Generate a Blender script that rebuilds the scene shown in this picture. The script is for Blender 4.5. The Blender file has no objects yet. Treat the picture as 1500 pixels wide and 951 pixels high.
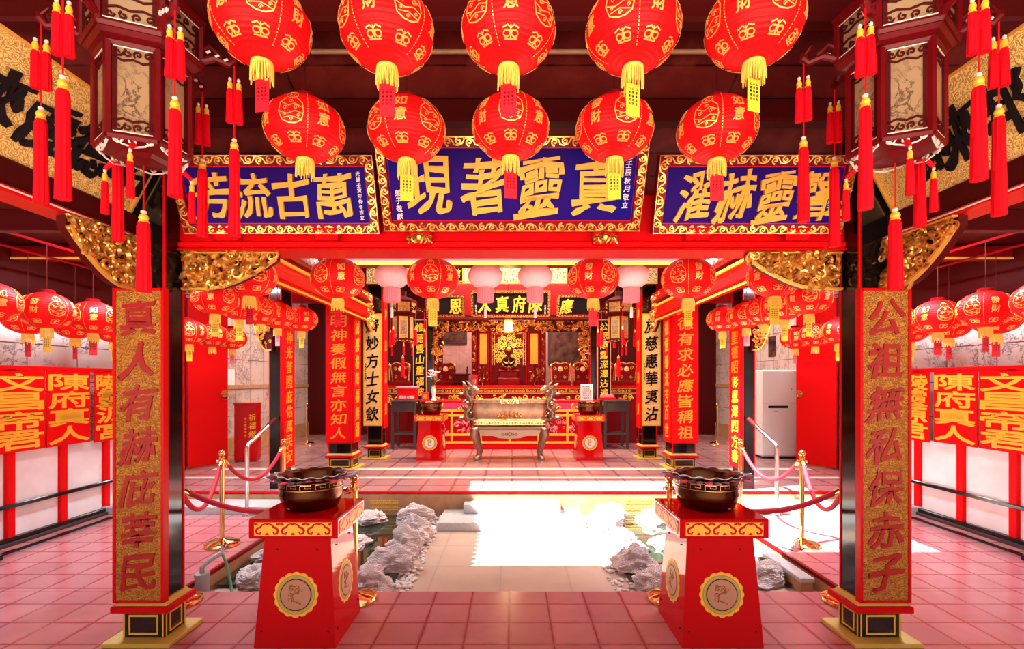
import bpy, bmesh, math, random
from mathutils import Vector as V, noise
sc = bpy.context.scene
C = sc.collection
PI = math.pi
F = 735.0                                   # focal length in pixels of a 1500 x 951 frame
def X(px, d): return (px - 750.0) / F * d   # where a sight line meets depth d (metres ahead of the camera)
def Z(py, d): return 1.6 + (558.0 - py) / F * d

# ------------------------------------------------------------------ camera, sky, sun, exposure
cam = bpy.data.cameras.new('camera'); cam_o = bpy.data.objects.new('camera', cam); C.objects.link(cam_o)
cam.sensor_width = 36; cam.lens = F / 1500 * 36; cam.shift_y = 82.5 / 1500; cam.clip_start = .05
cam_o.location = (0, 0, 1.6); cam_o.rotation_euler = (PI / 2, 0, 0); sc.camera = cam_o
sc.view_settings.view_transform = 'Standard'; sc.view_settings.look = 'None'
sc.view_settings.gamma = 1; sc.view_settings.use_curve_mapping = False
sc.view_settings.exposure = 0.18
w = bpy.data.worlds.new('sky'); sc.world = w; w.use_nodes = True
w.node_tree.nodes['Background'].inputs[0].default_value = (1.0, .93, .88, 1)
w.node_tree.nodes['Background'].inputs[1].default_value = 1.25
sun = bpy.data.lights.new('sun', 'SUN'); sun.energy = 48; sun.angle = .009; sun.color = (1, .95, .85)
sun_o = bpy.data.objects.new('sun', sun); C.objects.link(sun_o)
sun_o.rotation_euler = V((.62, .24, -1)).to_track_quat('-Z', 'Y').to_euler()
def area(name, loc, sx, sy, e, col=(1, .85, .7), rot=(0, 0, 0)):
    l = bpy.data.lights.new(name, 'AREA'); l.shape = 'RECTANGLE'; l.size = sx; l.size_y = sy; l.energy = e; l.color = col
    o = bpy.data.objects.new(name, l); C.objects.link(o); o.location = loc; o.rotation_euler = rot
area('hall_fill_light', (0, 10.0, 4.2), 3.4, .5, 300)  # added fill that brightens the hall, no fixture behind it
area('hall_front_fill', (0, 7.8, 4.25), 3.6, .5, 170)  # added fill to lift the burner, pedestals and pillar fronts
area('altar_fill_light', (0, 12.0, 4.2), 2.6, .4, 200, (1, .8, .65))  # added fill behind the plaque board, brightens the marble wall
for s in (-1, 1):
    area('aisle_fill_light', (s * 3.7, 5.4, 2.99), .3, 2.4, 150, (.86, .93, 1))  # added cool fill for the aisle walls and banners
    area('hall_side_fill', (s * 4.0, 9.6, 3.9), .6, 2.0, 110)  # added fill for the side bays, a bare light source
    area('porch_fill_light', (s * 1.0, .9, 4.0), 1.2, .3, 40)  # added fill under the porch roof, without a fitting

# ------------------------------------------------------------------ materials
def mat(name, col, rough=.5, metal=0, coat=0, emis=None, es=0, spec=.5):
    m = bpy.data.materials.new(name); m.use_nodes = True
    b = m.node_tree.nodes['Principled BSDF']
    b.inputs['Base Color'].default_value = (*col, 1); b.inputs['Roughness'].default_value = rough
    b.inputs['Metallic'].default_value = metal; b.inputs['Coat Weight'].default_value = coat
    b.inputs['Coat Roughness'].default_value = .08; b.inputs['Specular IOR Level'].default_value = spec
    if emis: b.inputs['Emission Color'].default_value = (*emis, 1); b.inputs['Emission Strength'].default_value = es
    return m
class NT:
    def __init__(s, m): s.t = m.node_tree; s.b = s.t.nodes['Principled BSDF']
    def n(s, typ, ins=None, **kw):
        q = s.t.nodes.new(typ)
        for k, v in kw.items(): setattr(q, k, v)
        for k, v in (ins or {}).items(): s.put(q.inputs[k], v)
        return q
    def put(s, sock, v):
        if isinstance(v, bpy.types.NodeSocket): s.t.links.new(v, sock)
        else: sock.default_value = v
    def co(s, axes='XYZ', off=(0, 0, 0)):
        tc = s.n('ShaderNodeTexCoord').outputs['Object']
        sep = s.n('ShaderNodeSeparateXYZ', {0: tc})
        o = {'X': sep.outputs[0], 'Y': sep.outputs[1], 'Z': sep.outputs[2]}
        c = s.n('ShaderNodeCombineXYZ')
        for i, a in enumerate(axes): s.put(c.inputs[i], o[a])
        return s.n('ShaderNodeVectorMath', {0: c.outputs[0], 1: off}).outputs[0]
    def noise(s, v, sc_, det=4, rough=.55, dist=0):
        return s.n('ShaderNodeTexNoise', {'Vector': v, 'Scale': sc_, 'Detail': det, 'Roughness': rough, 'Distortion': dist}).outputs[0]
    def ramp(s, f, stops, interp='LINEAR'):
        r = s.n('ShaderNodeValToRGB', {0: f}); e = r.color_ramp.elements; r.color_ramp.interpolation = interp
        while len(e) < len(stops): e.new(.5)
        for q, (p, c) in zip(e, stops): q.position = p; q.color = (*c, 1) if len(c) == 3 else c
        return r.outputs[0]
    def mix(s, f, a, b, mode='MIX'):
        q = s.n('ShaderNodeMix', data_type='RGBA', blend_type=mode)
        s.put(q.inputs[0], f); s.put(q.inputs[6], a if isinstance(a, bpy.types.NodeSocket) else (*a, 1)); s.put(q.inputs[7], b if isinstance(b, bpy.types.NodeSocket) else (*b, 1))
        return q.outputs[2]
    def math(s, op, a, b=0.0):
        q = s.n('ShaderNodeMath', operation=op); s.put(q.inputs[0], a); s.put(q.inputs[1], b); return q.outputs[0]
    def col(s, c): s.put(s.b.inputs['Base Color'], c)
    def rough(s, c): s.put(s.b.inputs['Roughness'], c)
    def bump(s, h, st=.3, d=.01):
        s.put(s.b.inputs['Normal'], s.n('ShaderNodeBump', {'Height': h, 'Strength': st, 'Distance': d}).outputs[0])
def brick(t, v, w_, h_, mortar, c1, c2, cm, offset=0):
    q = t.n('ShaderNodeTexBrick', {'Vector': v, 'Scale': 1.0, 'Brick Width': w_, 'Row Height': h_, 'Mortar Size': mortar, 'Mortar Smooth': .15, 'Color1': (*c1, 1), 'Color2': (*c2, 1), 'Mortar': (*cm, 1)})
    q.offset = offset; q.squash = 1; return q

def floor_mat(name, size, c1, c2, cm, off, rough=.22, edge=.6):
    m = mat(name, c1, rough, spec=.35); t = NT(m); v = t.co('XYZ', off)
    k = brick(t, v, size, size, .005, c1, c2, cm); k2 = brick(t, v, size, size, size * .10, c1, c2, cm); k2.inputs['Mortar Smooth'].default_value = 1
    n = t.noise(v, 6, 6, .65, .5); n2 = t.noise(v, 2.1, 3)
    f = t.math('MULTIPLY', t.ramp(t.math('ADD', t.math('MULTIPLY', k2.outputs[1], .45), n), [(.60, (0, 0, 0)), (.92, (1, 1, 1))]), edge)
    c = t.mix(f, k.outputs[0], tuple(q * .9 for q in cm))
    c = t.mix(t.ramp(n2, [(.4, (0, 0, 0)), (.7, (.35, .35, .35))]), c, tuple(q * .6 for q in c1))
    t.col(c); t.b.inputs['Roughness'].default_value = rough
    t.bump(t.math('ADD', t.math('MULTIPLY', k.outputs[1], -1.0), t.math('MULTIPLY', n, .25)), .35, .006)
    return m
M = {}
M['floor'] = floor_mat('terracotta_tile', .275, (.46, .16, .18), (.54, .21, .23), (.30, .035, .045), (.02, -.02, 0), .2, .5)
M['platform'] = floor_mat('platform_tile', .4, (.38, .18, .19), (.45, .22, .22), (.18, .05, .06), (0, 0, 0), .18)
M['yard'] = floor_mat('yard_paving', .6, (.62, .54, .46), (.66, .57, .48), (.5, .42, .36), (0, 0, 0), .8, .2)
M['pit'] = floor_mat('beige_slab', .6, (.50, .37, .29), (.53, .39, .31), (.42, .30, .24), (.1, .1, 0), .6, .15)
def stone(name, a, b, scale=14, rough=.55, bump=.15):
    m = mat(name, a, rough); t = NT(m); v = t.co(); n = t.noise(v, scale, 8, .6)
    t.col(t.ramp(n, [(.3, a), (.7, b)])); t.bump(n, bump, .006); return m
M['brown_stone'] = stone('brown_stone', (.36, .17, .08), (.50, .26, .13), 9)
M['grey_stone'] = stone('grey_stone', (.38, .38, .40), (.50, .50, .52), 30)
M['rock'] = mat('layered_rock', (.3, .24, .24), .8)
t = NT(M['rock']); v = t.co(); n1 = t.noise(v, 4, 6, .6)
wv = t.n('ShaderNodeTexWave', {'Vector': v, 'Scale': 7.0, 'Distortion': 7.0, 'Detail': 3.0, 'Detail Scale': 1.2}); wv.bands_direction = 'Z'
t.col(t.mix(n1, t.ramp(wv.outputs[1], [(.0, (.34, .23, .23)), (.22, (.80, .68, .68)), (1, (.95, .84, .84))]), (.84, .70, .70)))
t.bump(t.math('ADD', wv.outputs[1], t.math('MULTIPLY', t.noise(v, 11, 8, .7), .6)), .7, .03)
M['red'] = mat('red_lacquer', (.60, .002, .004), .3, spec=.12)
M['pedestal_red'] = mat('pedestal_red_paint', (.56, .001, .003), .05, spec=.14)
M['bright_red'] = mat('red_paint', (.80, .003, .005), .45, spec=.1)
M['fascia'] = mat('sun_pinked_red_paint', (.72, .07, .12), .5, spec=.1)  # red paint turned pink, strong sun put into the colour
M['dark_red'] = mat('dark_red_lacquer', (.20, .002, .004), .35, spec=.12)
M['maroon'] = mat('maroon_wood', (.07, .003, .003), .5, spec=.12)
M['lantern_wood'] = mat('dark_carved_redwood', (.13, .002, .004), .35, spec=.2)
M['roof_wood'] = mat('dark_roof_boards', (.10, .01, .008), .65, spec=.15)
t = NT(M['roof_wood']); v = t.co('XYZ'); k = brick(t, v, 1.3, .19, .006, (.13, .010, .008), (.085, .006, .006), (.01, .002, .002), .37)
t.col(t.mix(t.ramp(t.noise(v, 7, 5), [(.45, (0, 0, 0)), (.7, (.5, .5, .5))]), k.outputs[0], (.19, .03, .02))); t.bump(k.outputs[1], -.4, .01)
M['black'] = mat('black_lacquer', (.006, .004, .004), .10)
M['black_matte'] = mat('black_board', (.010, .006, .006), .6, spec=.08)
M['dark_wood'] = mat('dark_wood', (.05, .03, .03), .35)
M['gold'] = mat('gilding', (.86, .47, .07), .34, .55)
M['gold_paint'] = mat('gold_paint', (.92, .50, .03), .5, .0)
M['char_gold'] = mat('gilt_lettering', (.82, .36, .018), .45, .12)
M['yellow'] = mat('yellow_paint', (.80, .48, .03), .45)
M['yellow_dull'] = mat('ochre_paint', (.62, .45, .08), .45)
M['carve'] = mat('carved_gilding', (.8, .45, .1), .3, .75)
t = NT(M['carve']); v = t.co(); n = t.noise(v, 30, 4)
t.col(t.ramp(n, [(.33, (.30, .07, .015)), (.5, (.72, .34, .06)), (.68, (.95, .66, .22))]))
M['blue'] = mat('blue_enamel', (.012, .001, .18), .55, spec=.06)
t = NT(M['blue']); n = t.noise(t.co(), 2.2, 3); t.col(t.ramp(n, [(.35, (.024, .001, .14)), (.65, (.008, .002, .19))]))
def brocade(name, lo, hi, scale, rough=.38, metal=.45):
    m = mat(name, hi, rough, metal); t = NT(m); v = t.co()
    wv = t.n('ShaderNodeTexWave', {'Vector': v, 'Scale': scale, 'Distortion': 22.0, 'Detail': 2.0, 'Detail Scale': 1.6}, wave_type='RINGS')
    n = t.noise(v, scale * 2.2, 3, .6, 1.5)
    f = t.math('MULTIPLY', wv.outputs[1], t.math('ADD', n, .45))
    t.col(t.ramp(f, [(.08, lo), (.45, hi)])); t.bump(f, .5, .006); return m
M['brocade'] = brocade('gold_brocade', (.58, .29, .05), (.98, .72, .24), 17, .45, .08)
M['board_gold'] = brocade('aged_gold_board', (.24, .07, .008), (.50, .20, .016), 16, .45, .2)
M['light_gold_board'] = brocade('pale_gold_board', (.80, .50, .15), (.95, .66, .24), 12, .5, .0)
M['red_char'] = mat('dark_red_lettering', (.36, .008, .008), .4, spec=.3)
M['black_char'] = mat('black_lettering', (.010, .006, .008), .5, spec=.08)
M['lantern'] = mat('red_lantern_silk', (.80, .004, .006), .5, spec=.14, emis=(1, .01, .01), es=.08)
M['pale_lantern'] = mat('sunlit_pale_silk', (.85, .42, .42), .45, emis=(1, .4, .4), es=.18)  # paleness and glow stand in for sun on the silk
M['lantern_gold'] = mat('lantern_gold_print', (.90, .52, .12), .4, .35)
M['fringe'] = mat('golden_fringe', (.90, .62, .10), .5)
M['tag_red'] = mat('red_wish_tag', (.70, .004, .02), .5)
M['tag_yellow'] = mat('yellow_wish_tag', (.88, .60, .04), .5)
M['tag_pink'] = mat('pink_wish_tag', (.82, .22, .26), .5)
M['tassel'] = mat('red_tassel_silk', (.74, .003, .012), .6, spec=.1)
M['tan'] = mat('tan_relief', (.52, .24, .15), .5)
M['olive'] = mat('olive_ring', (.38, .33, .06), .5)
M['bronze'] = mat('dark_bronze', (.12, .045, .018), .2, 1)
M['bronze_light'] = mat('polished_bronze_line', (.5, .27, .12), .3, .8)
M['burner'] = mat('weathered_brass', (.50, .34, .20), .36, .8)
t = NT(M['burner']); n = t.noise(t.co(), 6, 6); t.col(t.ramp(n, [(.3, (.30, .19, .11)), (.7, (.62, .44, .28))]))
M['burner_dark'] = mat('dull_brass', (.36, .26, .19), .3, .85)
M['brass'] = mat('polished_brass', (.85, .56, .22), .12, 1)
M['chrome'] = mat('brushed_steel', (.75, .74, .74), .2, 1)
M['white'] = mat('white_plastic', (.88, .84, .84), .35)
M['offwhite'] = mat('off_white_edge', (.80, .68, .62), .5)
M['panel'] = mat('frosted_white_panel', (.90, .88, .92), .16)
t = NT(M['panel']); n = t.noise(t.co('YZX'), 1.6, 3); t.col(t.ramp(n, [(.35, (.82, .76, .78)), (.6, (.95, .94, .97))]))
M['grey_pipe'] = mat('grey_pipe', (.32, .32, .34), .4)
M['hose'] = mat('green_hose', (.12, .4, .25), .4)
M['rope'] = mat('red_velvet_rope', (.55, .01, .03), .7)
M['pink'] = mat('magenta_cloth', (.72, .03, .13), .6)
M['foil_blue'] = mat('pale_blue_foil', (.35, .42, .62), .25, .4)
M['foil_dark'] = mat('dark_foil_paper', (.10, .06, .09), .3, .3)
M['notice'] = mat('white_notice', (.85, .80, .80), .5)
M['lamp_glow'] = mat('lit_lamp_glass', (1, .8, .4), .4, emis=(1, .7, .25), es=4)
M['water'] = mat('pond_water', (.02, .03, .02), .04)
M['flower'] = mat('pale_flower', (.85, .6, .6), .5)
M['leaf'] = mat('green_leaf', (.06, .18, .03), .5)
M['pebble'] = mat('white_pebble', (.78, .74, .72), .6)
M['picture'] = mat('dark_glazed_picture', (.06, .025, .02), .15)
t = NT(M['picture']); t.col(t.ramp(t.noise(t.co(), 5, 6), [(.35, (.03, .01, .01)), (.7, (.16, .07, .05))]))
def ink_mat(name, axes, base, tile, ink=(.10, .04, .04), off=(0, 0, 0)):
    m = mat(name, base, .3); t = NT(m); v = t.co(axes, off)
    k = brick(t, v, tile[0], tile[1], .006, base, tuple(c * .95 for c in base), (.08, .03, .03))
    a = t.noise(v, 9, 6, .65, .6); ln = t.ramp(t.math('ABSOLUTE', t.math('SUBTRACT', a, .5)), [(.0, (1, 1, 1)), (.035, (0, 0, 0))])
    sh = t.ramp(t.noise(v, 5, 5, .7), [(.5, (0, 0, 0)), (.72, (.75, .75, .75))])
    patch = t.ramp(t.noise(v, 2.3, 2), [(.44, (0, 0, 0)), (.56, (1, 1, 1))])
    f = t.math('MULTIPLY', t.math('MAXIMUM', ln, sh), patch)
    t.col(t.mix(f, k.outputs[0], ink)); t.bump(k.outputs[1], -.3, .005); return m
M['tile_side'] = ink_mat('ink_painted_tile', 'YZX', (.70, .62, .60), (.62, .42), off=(.2, .1, 0))
M['tile_hall'] = ink_mat('ink_painted_hall_tile', 'YZX', (.62, .45, .42), (.55, .55), off=(.1, .18, 0))
M['lantern_picture'] = ink_mat('lantern_painting', 'XZY', (.34, .22, .12), (9, 9), (.08, .04, .02), off=(4, 4, 0))
M['marble'] = mat('pink_marble', (.46, .22, .20), .14)
t = NT(M['marble']); v = t.co('XZY'); k = brick(t, v, .7, .9, .004, (.48, .23, .21), (.43, .20, .18), (.32, .13, .12)); n = t.noise(v, 4, 7, .6, .8)
t.col(t.mix(t.ramp(n, [(.45, (0, 0, 0)), (.7, (.6, .6, .6))]), k.outputs[0], (.60, .36, .33)))
M['frieze'] = brocade('cream_gold_frieze', (.30, .14, .03), (.85, .66, .36), 7, .5, .1)

# ------------------------------------------------------------------ geometry helpers
class MB:
    def __init__(s): s.v = []; s.f = []; s.m = []
    def add(s, vs, fs, mi=0):
        o = len(s.v); s.v += [tuple(p) for p in vs]; s.f += [tuple(i + o for i in f) for f in fs]; s.m += [mi] * len(fs); return s
    def box(s, x0, x1, y0, y1, z0, z1, b=.004, mi=0):
        lo = (min(x0, x1), min(y0, y1), min(z0, z1)); hi = (max(x0, x1), max(y0, y1), max(z0, z1))
        b = min(b, *[(hi[i] - lo[i]) * .3 for i in range(3)])
        idx = {}; vs = []
        for sx in (0, 1):
            for sy in (0, 1):
                for sz in (0, 1):
                    c = (sx, sy, sz)
                    for a in range(3):
                        p = [0, 0, 0]
                        for i in range(3):
                            q = hi[i] if c[i] else lo[i]
                            if i != a: q += -b if c[i] else b
                            p[i] = q
                        idx[c, a] = len(vs); vs.append(p)
        fs = []
        for a in range(3):
            u, w_ = [i for i in range(3) if i != a]
            for sd in (0, 1):
                q = []
                for (i, j) in ((0, 0), (1, 0), (1, 1), (0, 1)):
                    c = [0, 0, 0]; c[a] = sd; c[u] = i; c[w_] = j; q.append(idx[tuple(c), a])
                fs.append(q)
            for i in (0, 1):
                for j in (0, 1):
                    c0 = [0, 0, 0]; c0[u] = i; c0[w_] = j; c1 = list(c0); c1[a] = 1; c0 = tuple(c0); c1 = tuple(c1)
                    fs.append([idx[c0, u], idx[c1, u], idx[c1, w_], idx[c0, w_]])
        for c in [(i, j, k) for i in (0, 1) for j in (0, 1) for k in (0, 1)]: fs.append([idx[c, 0], idx[c, 1], idx[c, 2]])
        return s.add(vs, fs, mi)
    def frustum(s, x0, x1, y0, y1, z0, X0, X1, Y0, Y1, z1, mi=0):
        vs = [(x0, y0, z0), (x1, y0, z0), (x1, y1, z0), (x0, y1, z0), (X0, Y0, z1), (X1, Y0, z1), (X1, Y1, z1), (X0, Y1, z1)]
        return s.add(vs, [(0, 1, 2, 3), (4, 5, 6, 7), (0, 1, 5, 4), (1, 2, 6, 5), (2, 3, 7, 6), (3, 0, 4, 7)], mi)
    def lathe(s, prof, seg=24, c=(0, 0, 0), mod=None, mi=0, sx=1, sy=1, cap=True):
        vs = []; fs = []
        for k, (r, z) in enumerate(prof):
            for i in range(seg):
                a = 2 * PI * i / seg; q = r * (mod(a, k) if mod else 1)
                vs.append((c[0] + q * math.cos(a) * sx, c[1] + q * math.sin(a) * sy, c[2] + z))
        for k in range(len(prof) - 1):
            for i in range(seg):
                j = (i + 1) % seg; fs.append((k * seg + i, k * seg + j, (k + 1) * seg + j, (k + 1) * seg + i))
        if cap:
            fs.append(tuple(range(seg))); n = (len(prof) - 1) * seg; fs.append(tuple(range(n, n + seg)))
        return s.add(vs, fs, mi)
    def tube(s, pts, r, seg=8, mi=0, cap=True, flat=1.0):
        pts = [V(p) for p in pts]; n = len(pts); rs = r if isinstance(r, (list, tuple)) else [r] * n
        vs = []; fs = []; up = None
        for i, p in enumerate(pts):
            tg = (pts[min(i + 1, n - 1)] - pts[max(i - 1, 0)]).normalized()
            if up is None:
                up = tg.orthogonal().normalized() if abs(tg.z) > .9 else V((0, 0, 1))
            sd = tg.cross(up)
            if sd.length < 1e-6: sd = tg.orthogonal()
            sd.normalize(); up = sd.cross(tg).normalized()
            for k in range(seg):
                a = 2 * PI * k / seg; vs.append(p + (sd * math.cos(a) * flat + up * math.sin(a)) * rs[i])
        for i in range(n - 1):
            for k in range(seg):
                j = (k + 1) % seg; fs.append((i * seg + k, i * seg + j, (i + 1) * seg + j, (i + 1) * seg + k))
        if cap: fs.append(tuple(range(seg))); fs.append(tuple(range((n - 1) * seg, n * seg)))
        return s.add(vs, fs, mi)
    def flat(s, verts2, faces, fr, t=.004, mi=0, warp=None):
        """a flat outline lifted off a frame fr = (origin, right, up) by t, with side walls"""
        P, R, U = fr; N = R.cross(U); o = len(verts2)
        w3 = warp or (lambda u, v, h: P + R * u + U * v + N * h)
        vs = [w3(u, v, t) for u, v in verts2] + [w3(u, v, -.0005) for u, v in verts2]
        ed = {}
        for f in faces:
            for a, b in zip(f, f[1:] + f[:1]):
                k = (min(a, b), max(a, b)); ed[k] = None if k in ed else (a, b)
        fs = [tuple(f) for f in faces] + [(e[1], e[0], e[0] + o, e[1] + o) for e in ed.values() if e]
        return s.add(vs, fs, mi)
    def ribbon(s, pts, w_, fr, t=.004, mi=0, warp=None, closed=False):
        n = len(pts); vs = []; fs = []
        for i, (u, v) in enumerate(pts):
            a = pts[(i - 1) % n if closed else max(i - 1, 0)]; b = pts[(i + 1) % n if closed else min(i + 1, n - 1)]
            dx, dy = b[0] - a[0], b[1] - a[1]; l = math.hypot(dx, dy) or 1
            q = w_[i] if isinstance(w_, (list, tuple)) else w_
            vs += [(u - dy / l * q / 2, v + dx / l * q / 2), (u + dy / l * q / 2, v - dx / l * q / 2)]
        for i in range(n if closed else n - 1):
            j = (i + 1) % n; fs.append([2 * i, 2 * i + 1, 2 * j + 1, 2 * j])
        return s.flat(vs, fs, fr, t, mi, warp)
    def build(s, name, mats, parent=None, ang=35):
        me = bpy.data.meshes.new(name); me.from_pydata(s.v, [], s.f)
        for m in (mats if isinstance(mats, (list, tuple)) else [mats]): me.materials.append(M[m])
        me.polygons.foreach_set('material_index', s.m)
        bm = bmesh.new(); bm.from_mesh(me); bmesh.ops.recalc_face_normals(bm, faces=bm.faces); bm.to_mesh(me); bm.free()
        me.polygons.foreach_set('use_smooth', [True] * len(me.polygons)); me.set_sharp_from_angle(angle=math.radians(ang))
        o = bpy.data.objects.new(name, me); C.objects.link(o)
        if parent is not None: o.parent = parent
        return o
def frame(P, R=(1, 0, 0), U=(0, 0, 1)): return (V(P), V(R).normalized(), V(U).normalized())
def tag(o, label, cat, group=None, kind=None):
    if label: o['label'] = label
    if cat: o['category'] = cat
    if group: o['group'] = group
    if kind: o['kind'] = kind
    return o
def struct(o, label=None):
    o['kind'] = 'structure'
    if label: o['label'] = label
    return o
def thing(name, label, cat, loc=(0, 0, 0), rz=0, group=None, kind=None):
    o = bpy.data.objects.new(name, None); C.objects.link(o); o.empty_display_size = .1
    o.location = loc; o.rotation_euler = (0, 0, rz); return tag(o, label, cat, group, kind)
def dup(root, label, loc, rz=0):
    def cp(o, par):
        c = o.copy(); C.objects.link(c)
        if par is not None: c.parent = par
        for ch in [q for q in ALL(o)]: cp(ch, c)
        return c
    r = cp(root, None); r.location = loc; r.rotation_euler = (0, 0, rz); r['label'] = label; return r
def ALL(o): return list(o.children)
def circle(cx, cy, rx, ry=None, n=20, a0=0, a1=2 * PI):
    ry = ry or rx; return [(cx + rx * math.cos(a0 + (a1 - a0) * i / n), cy + ry * math.sin(a0 + (a1 - a0) * i / n)) for i in range(n + (0 if abs(a1 - a0 - 2 * PI) < 1e-6 else 1))]
def spiral(cx, cy, r, turns=1.3, a0=0, dirn=1, n=16, k=.85):
    return [(cx + r * (1 - k * i / n) * math.cos(a0 + dirn * 2 * PI * turns * i / n), cy + r * (1 - k * i / n) * math.sin(a0 + dirn * 2 * PI * turns * i / n)) for i in range(n + 1)]
G = {}
def glyph(ch):
    if ch not in G:
        cu = bpy.data.curves.new('letter', 'FONT'); cu.body = ch; cu.resolution_u = 3
        o = bpy.data.objects.new('letter', cu); C.objects.link(o)
        me = bpy.data.meshes.new_from_object(o.evaluated_get(bpy.context.evaluated_depsgraph_get()))
        vs = [(v.co.x, v.co.y) for v in me.vertices]; fs = [list(p.vertices) for p in me.polygons]
        bpy.data.objects.remove(o); bpy.data.curves.remove(cu); bpy.data.meshes.remove(me)
        x0, x1 = min(v[0] for v in vs), max(v[0] for v in vs); y0, y1 = min(v[1] for v in vs), max(v[1] for v in vs)
        W, H = max(x1 - x0, .3), max(y1 - y0, .3)
        vs = [((v[0] - (x0 + x1) / 2) / W, (v[1] - (y0 + y1) / 2) / H) for v in vs]
        nx = {}
        for f in fs:
            for p, q in zip(f, f[1:] + f[:1]): nx[(p, q)] = 1
        nx = {p: q for p, q in nx if (q, p) not in nx}; loops = []
        while nx:
            p = next(iter(nx)); lp = []
            while p in nx: lp.append(p); p = nx.pop(p)
            if len(lp) > 2: loops.append(lp)
        G[ch] = (vs, fs, loops)
    return G[ch]
def write(mb, ch, fr, u, v, w_, h_, t=.006, bold=.012, brush=0, mi=0, warp=None):
    """one raised character; bold adds a stroke along its outlines, brush slants it and makes the strokes swell"""
    vs, fs, loops = glyph(ch); rnd = (sum(map(ord, ch)) % 17) * .7
    def q(x, y):
        if brush:
            x2 = x + brush * (.10 * y + .035 * math.sin(5 * y + rnd)); y2 = y + brush * (.11 * x + .03 * math.sin(6 * x + rnd)); x, y = x2, y2
        return (u + x * w_, v + y * h_)
    p2 = [q(*p) for p in vs]; mb.flat(p2, fs, fr, t, mi, warp)
    if bold > .015:
        e = min(w_, h_)
        for lp in loops:
            pts = [p2[i] for i in lp]
            ws = [bold * 1.5 * e * (1 + brush * .8 * math.sin(23 * (vs[i][0] + .6 * vs[i][1]) + rnd)) for i in lp]
            mb.ribbon(pts, ws, fr, t * 1.02, mi, warp, True)
    return mb
def leaf(mb, P, d, up, L, w_, h_, mi=0):
    d = V(d).normalized(); up = V(up).normalized(); sd = d.cross(up).normalized(); P = V(P); vs = []; fs = []
    for i in range(5):
        q = i / 4; ww = w_ * math.sin(PI * (q * .86 + .1)); c = P + d * L * q + up * h_ * math.sin(PI * q)
        vs += [c - sd * ww - up * h_ * .6, c + up * h_ * .5, c + sd * ww - up * h_ * .6]
    for i in range(4):
        a = i * 3; fs += [(a, a + 1, a + 4, a + 3), (a + 1, a + 2, a + 5, a + 4)]
    mb.add(vs, fs, mi)
def carving(mb, inside, box, fr, n, size, seed, depth=.03, mi=0):
    """carved foliage: curls and leaves overlapping over an outline inside(u, v)"""
    P, R, U = fr; N = R.cross(U); rg = random.Random(seed); k = 0; tries = 0
    while k < n and tries < n * 30:
        tries += 1; u = rg.uniform(box[0], box[1]); v = rg.uniform(box[2], box[3])
        if not inside(u, v): continue
        k += 1; h = rg.uniform(0, depth); s_ = size * rg.uniform(.6, 1.25)
        if rg.random() < .38:
            pts = [P + R * a + U * b + N * (h + .25 * s_ * i / 14) for i, (a, b) in enumerate(spiral(u, v, s_ * .6, 1.25, rg.uniform(0, 6.3), rg.choice((-1, 1)), 14))]
            mb.tube(pts, [s_ * .17 * (1 - .5 * i / 14) for i in range(15)], 5, mi)
        else:
            a = rg.uniform(0, 2 * PI); d = R * math.cos(a) + U * math.sin(a) + N * rg.uniform(-.1, .5)
            leaf(mb, P + R * u + U * v + N * h - d * s_ * .5, d, N, s_ * 1.25, s_ * .3, s_ * .25, mi)
def scroll_border(mb, fr, x0, x1, y0, y1, step, r, w_, t=.008, mi=0):
    """a running scroll along the four sides of a rectangle"""
    def run(ax, a, b, c):
        n = max(2, round(abs(b - a) / step))
        for i in range(n):
            p = a + (b - a) * (i + .5) / n; sg = 1 if i % 2 else -1
            f = (lambda u, v: (u, v)) if ax == 'h' else (lambda u, v: (v, u))
            mb.ribbon([f(p + u, c + v) for u, v in spiral(0, sg * r * .15, r, 1.2, sg * PI / 2, sg, 12)], w_, fr, t, mi)
            mb.ribbon([f(p + u, c + v) for u, v in ((-step * .55, -sg * r * .7), (-step * .1, -sg * r * .95), (step * .3, -sg * r * .5), (step * .55, sg * r * .6))], w_ * .8, fr, t * .8, mi)
    run('h', x0, x1, y0); run('h', x0, x1, y1); run('v', y0, y1, x0); run('v', y0, y1, x1)
SHORT = {-1: 'red cabinet side', 1: 'air conditioner side'}
SIDE = {-1: 'on the red cabinet side', 1: 'on the air conditioner side'}

# ------------------------------------------------------------------ the setting
EDGE, KX, PLAT, PZ = 3.81, 2.54, 6.44, .18          # near edge of the sunk court, its half width, edge and height of the hall platform
def sbox(name, m, *b, label=None, **k): return struct(MB().box(*b, **k).build(name, m), label)
sbox('ground', 'yard', -14, 14, -16, -1.5, -.4, -.06)
fl = MB(); fl.box(-5.6, 5.6, -1.5, EDGE, -.4, 0, b=.003); fl.box(-5.6, -KX, EDGE, PLAT, -.4, 0, b=.003); fl.box(KX, 5.6, EDGE, PLAT, -.4, 0, b=.003)
struct(fl.build('floor', 'floor'), 'pink terracotta tiled floor of the porch and side aisles')
sbox('floor', 'platform', -5.9, 5.9, PLAT, 13.6, -.4, PZ, label='raised red tiled floor of the hall')
sbox('floor', 'pit', -KX, KX, EDGE, PLAT, -.4, -.14, b=.001, label='beige floor of the sunken court')
sbox('trim_1', 'brown_stone', -5.6, 5.6, PLAT - .025, PLAT, -.14, PZ - .03, label='brown stone riser below the hall platform')
sbox('trim_2', 'red', -5.6, 5.6, PLAT - .03, PLAT + .01, PZ - .02, PZ + .004, label='red nosing along the hall platform edge')
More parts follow.
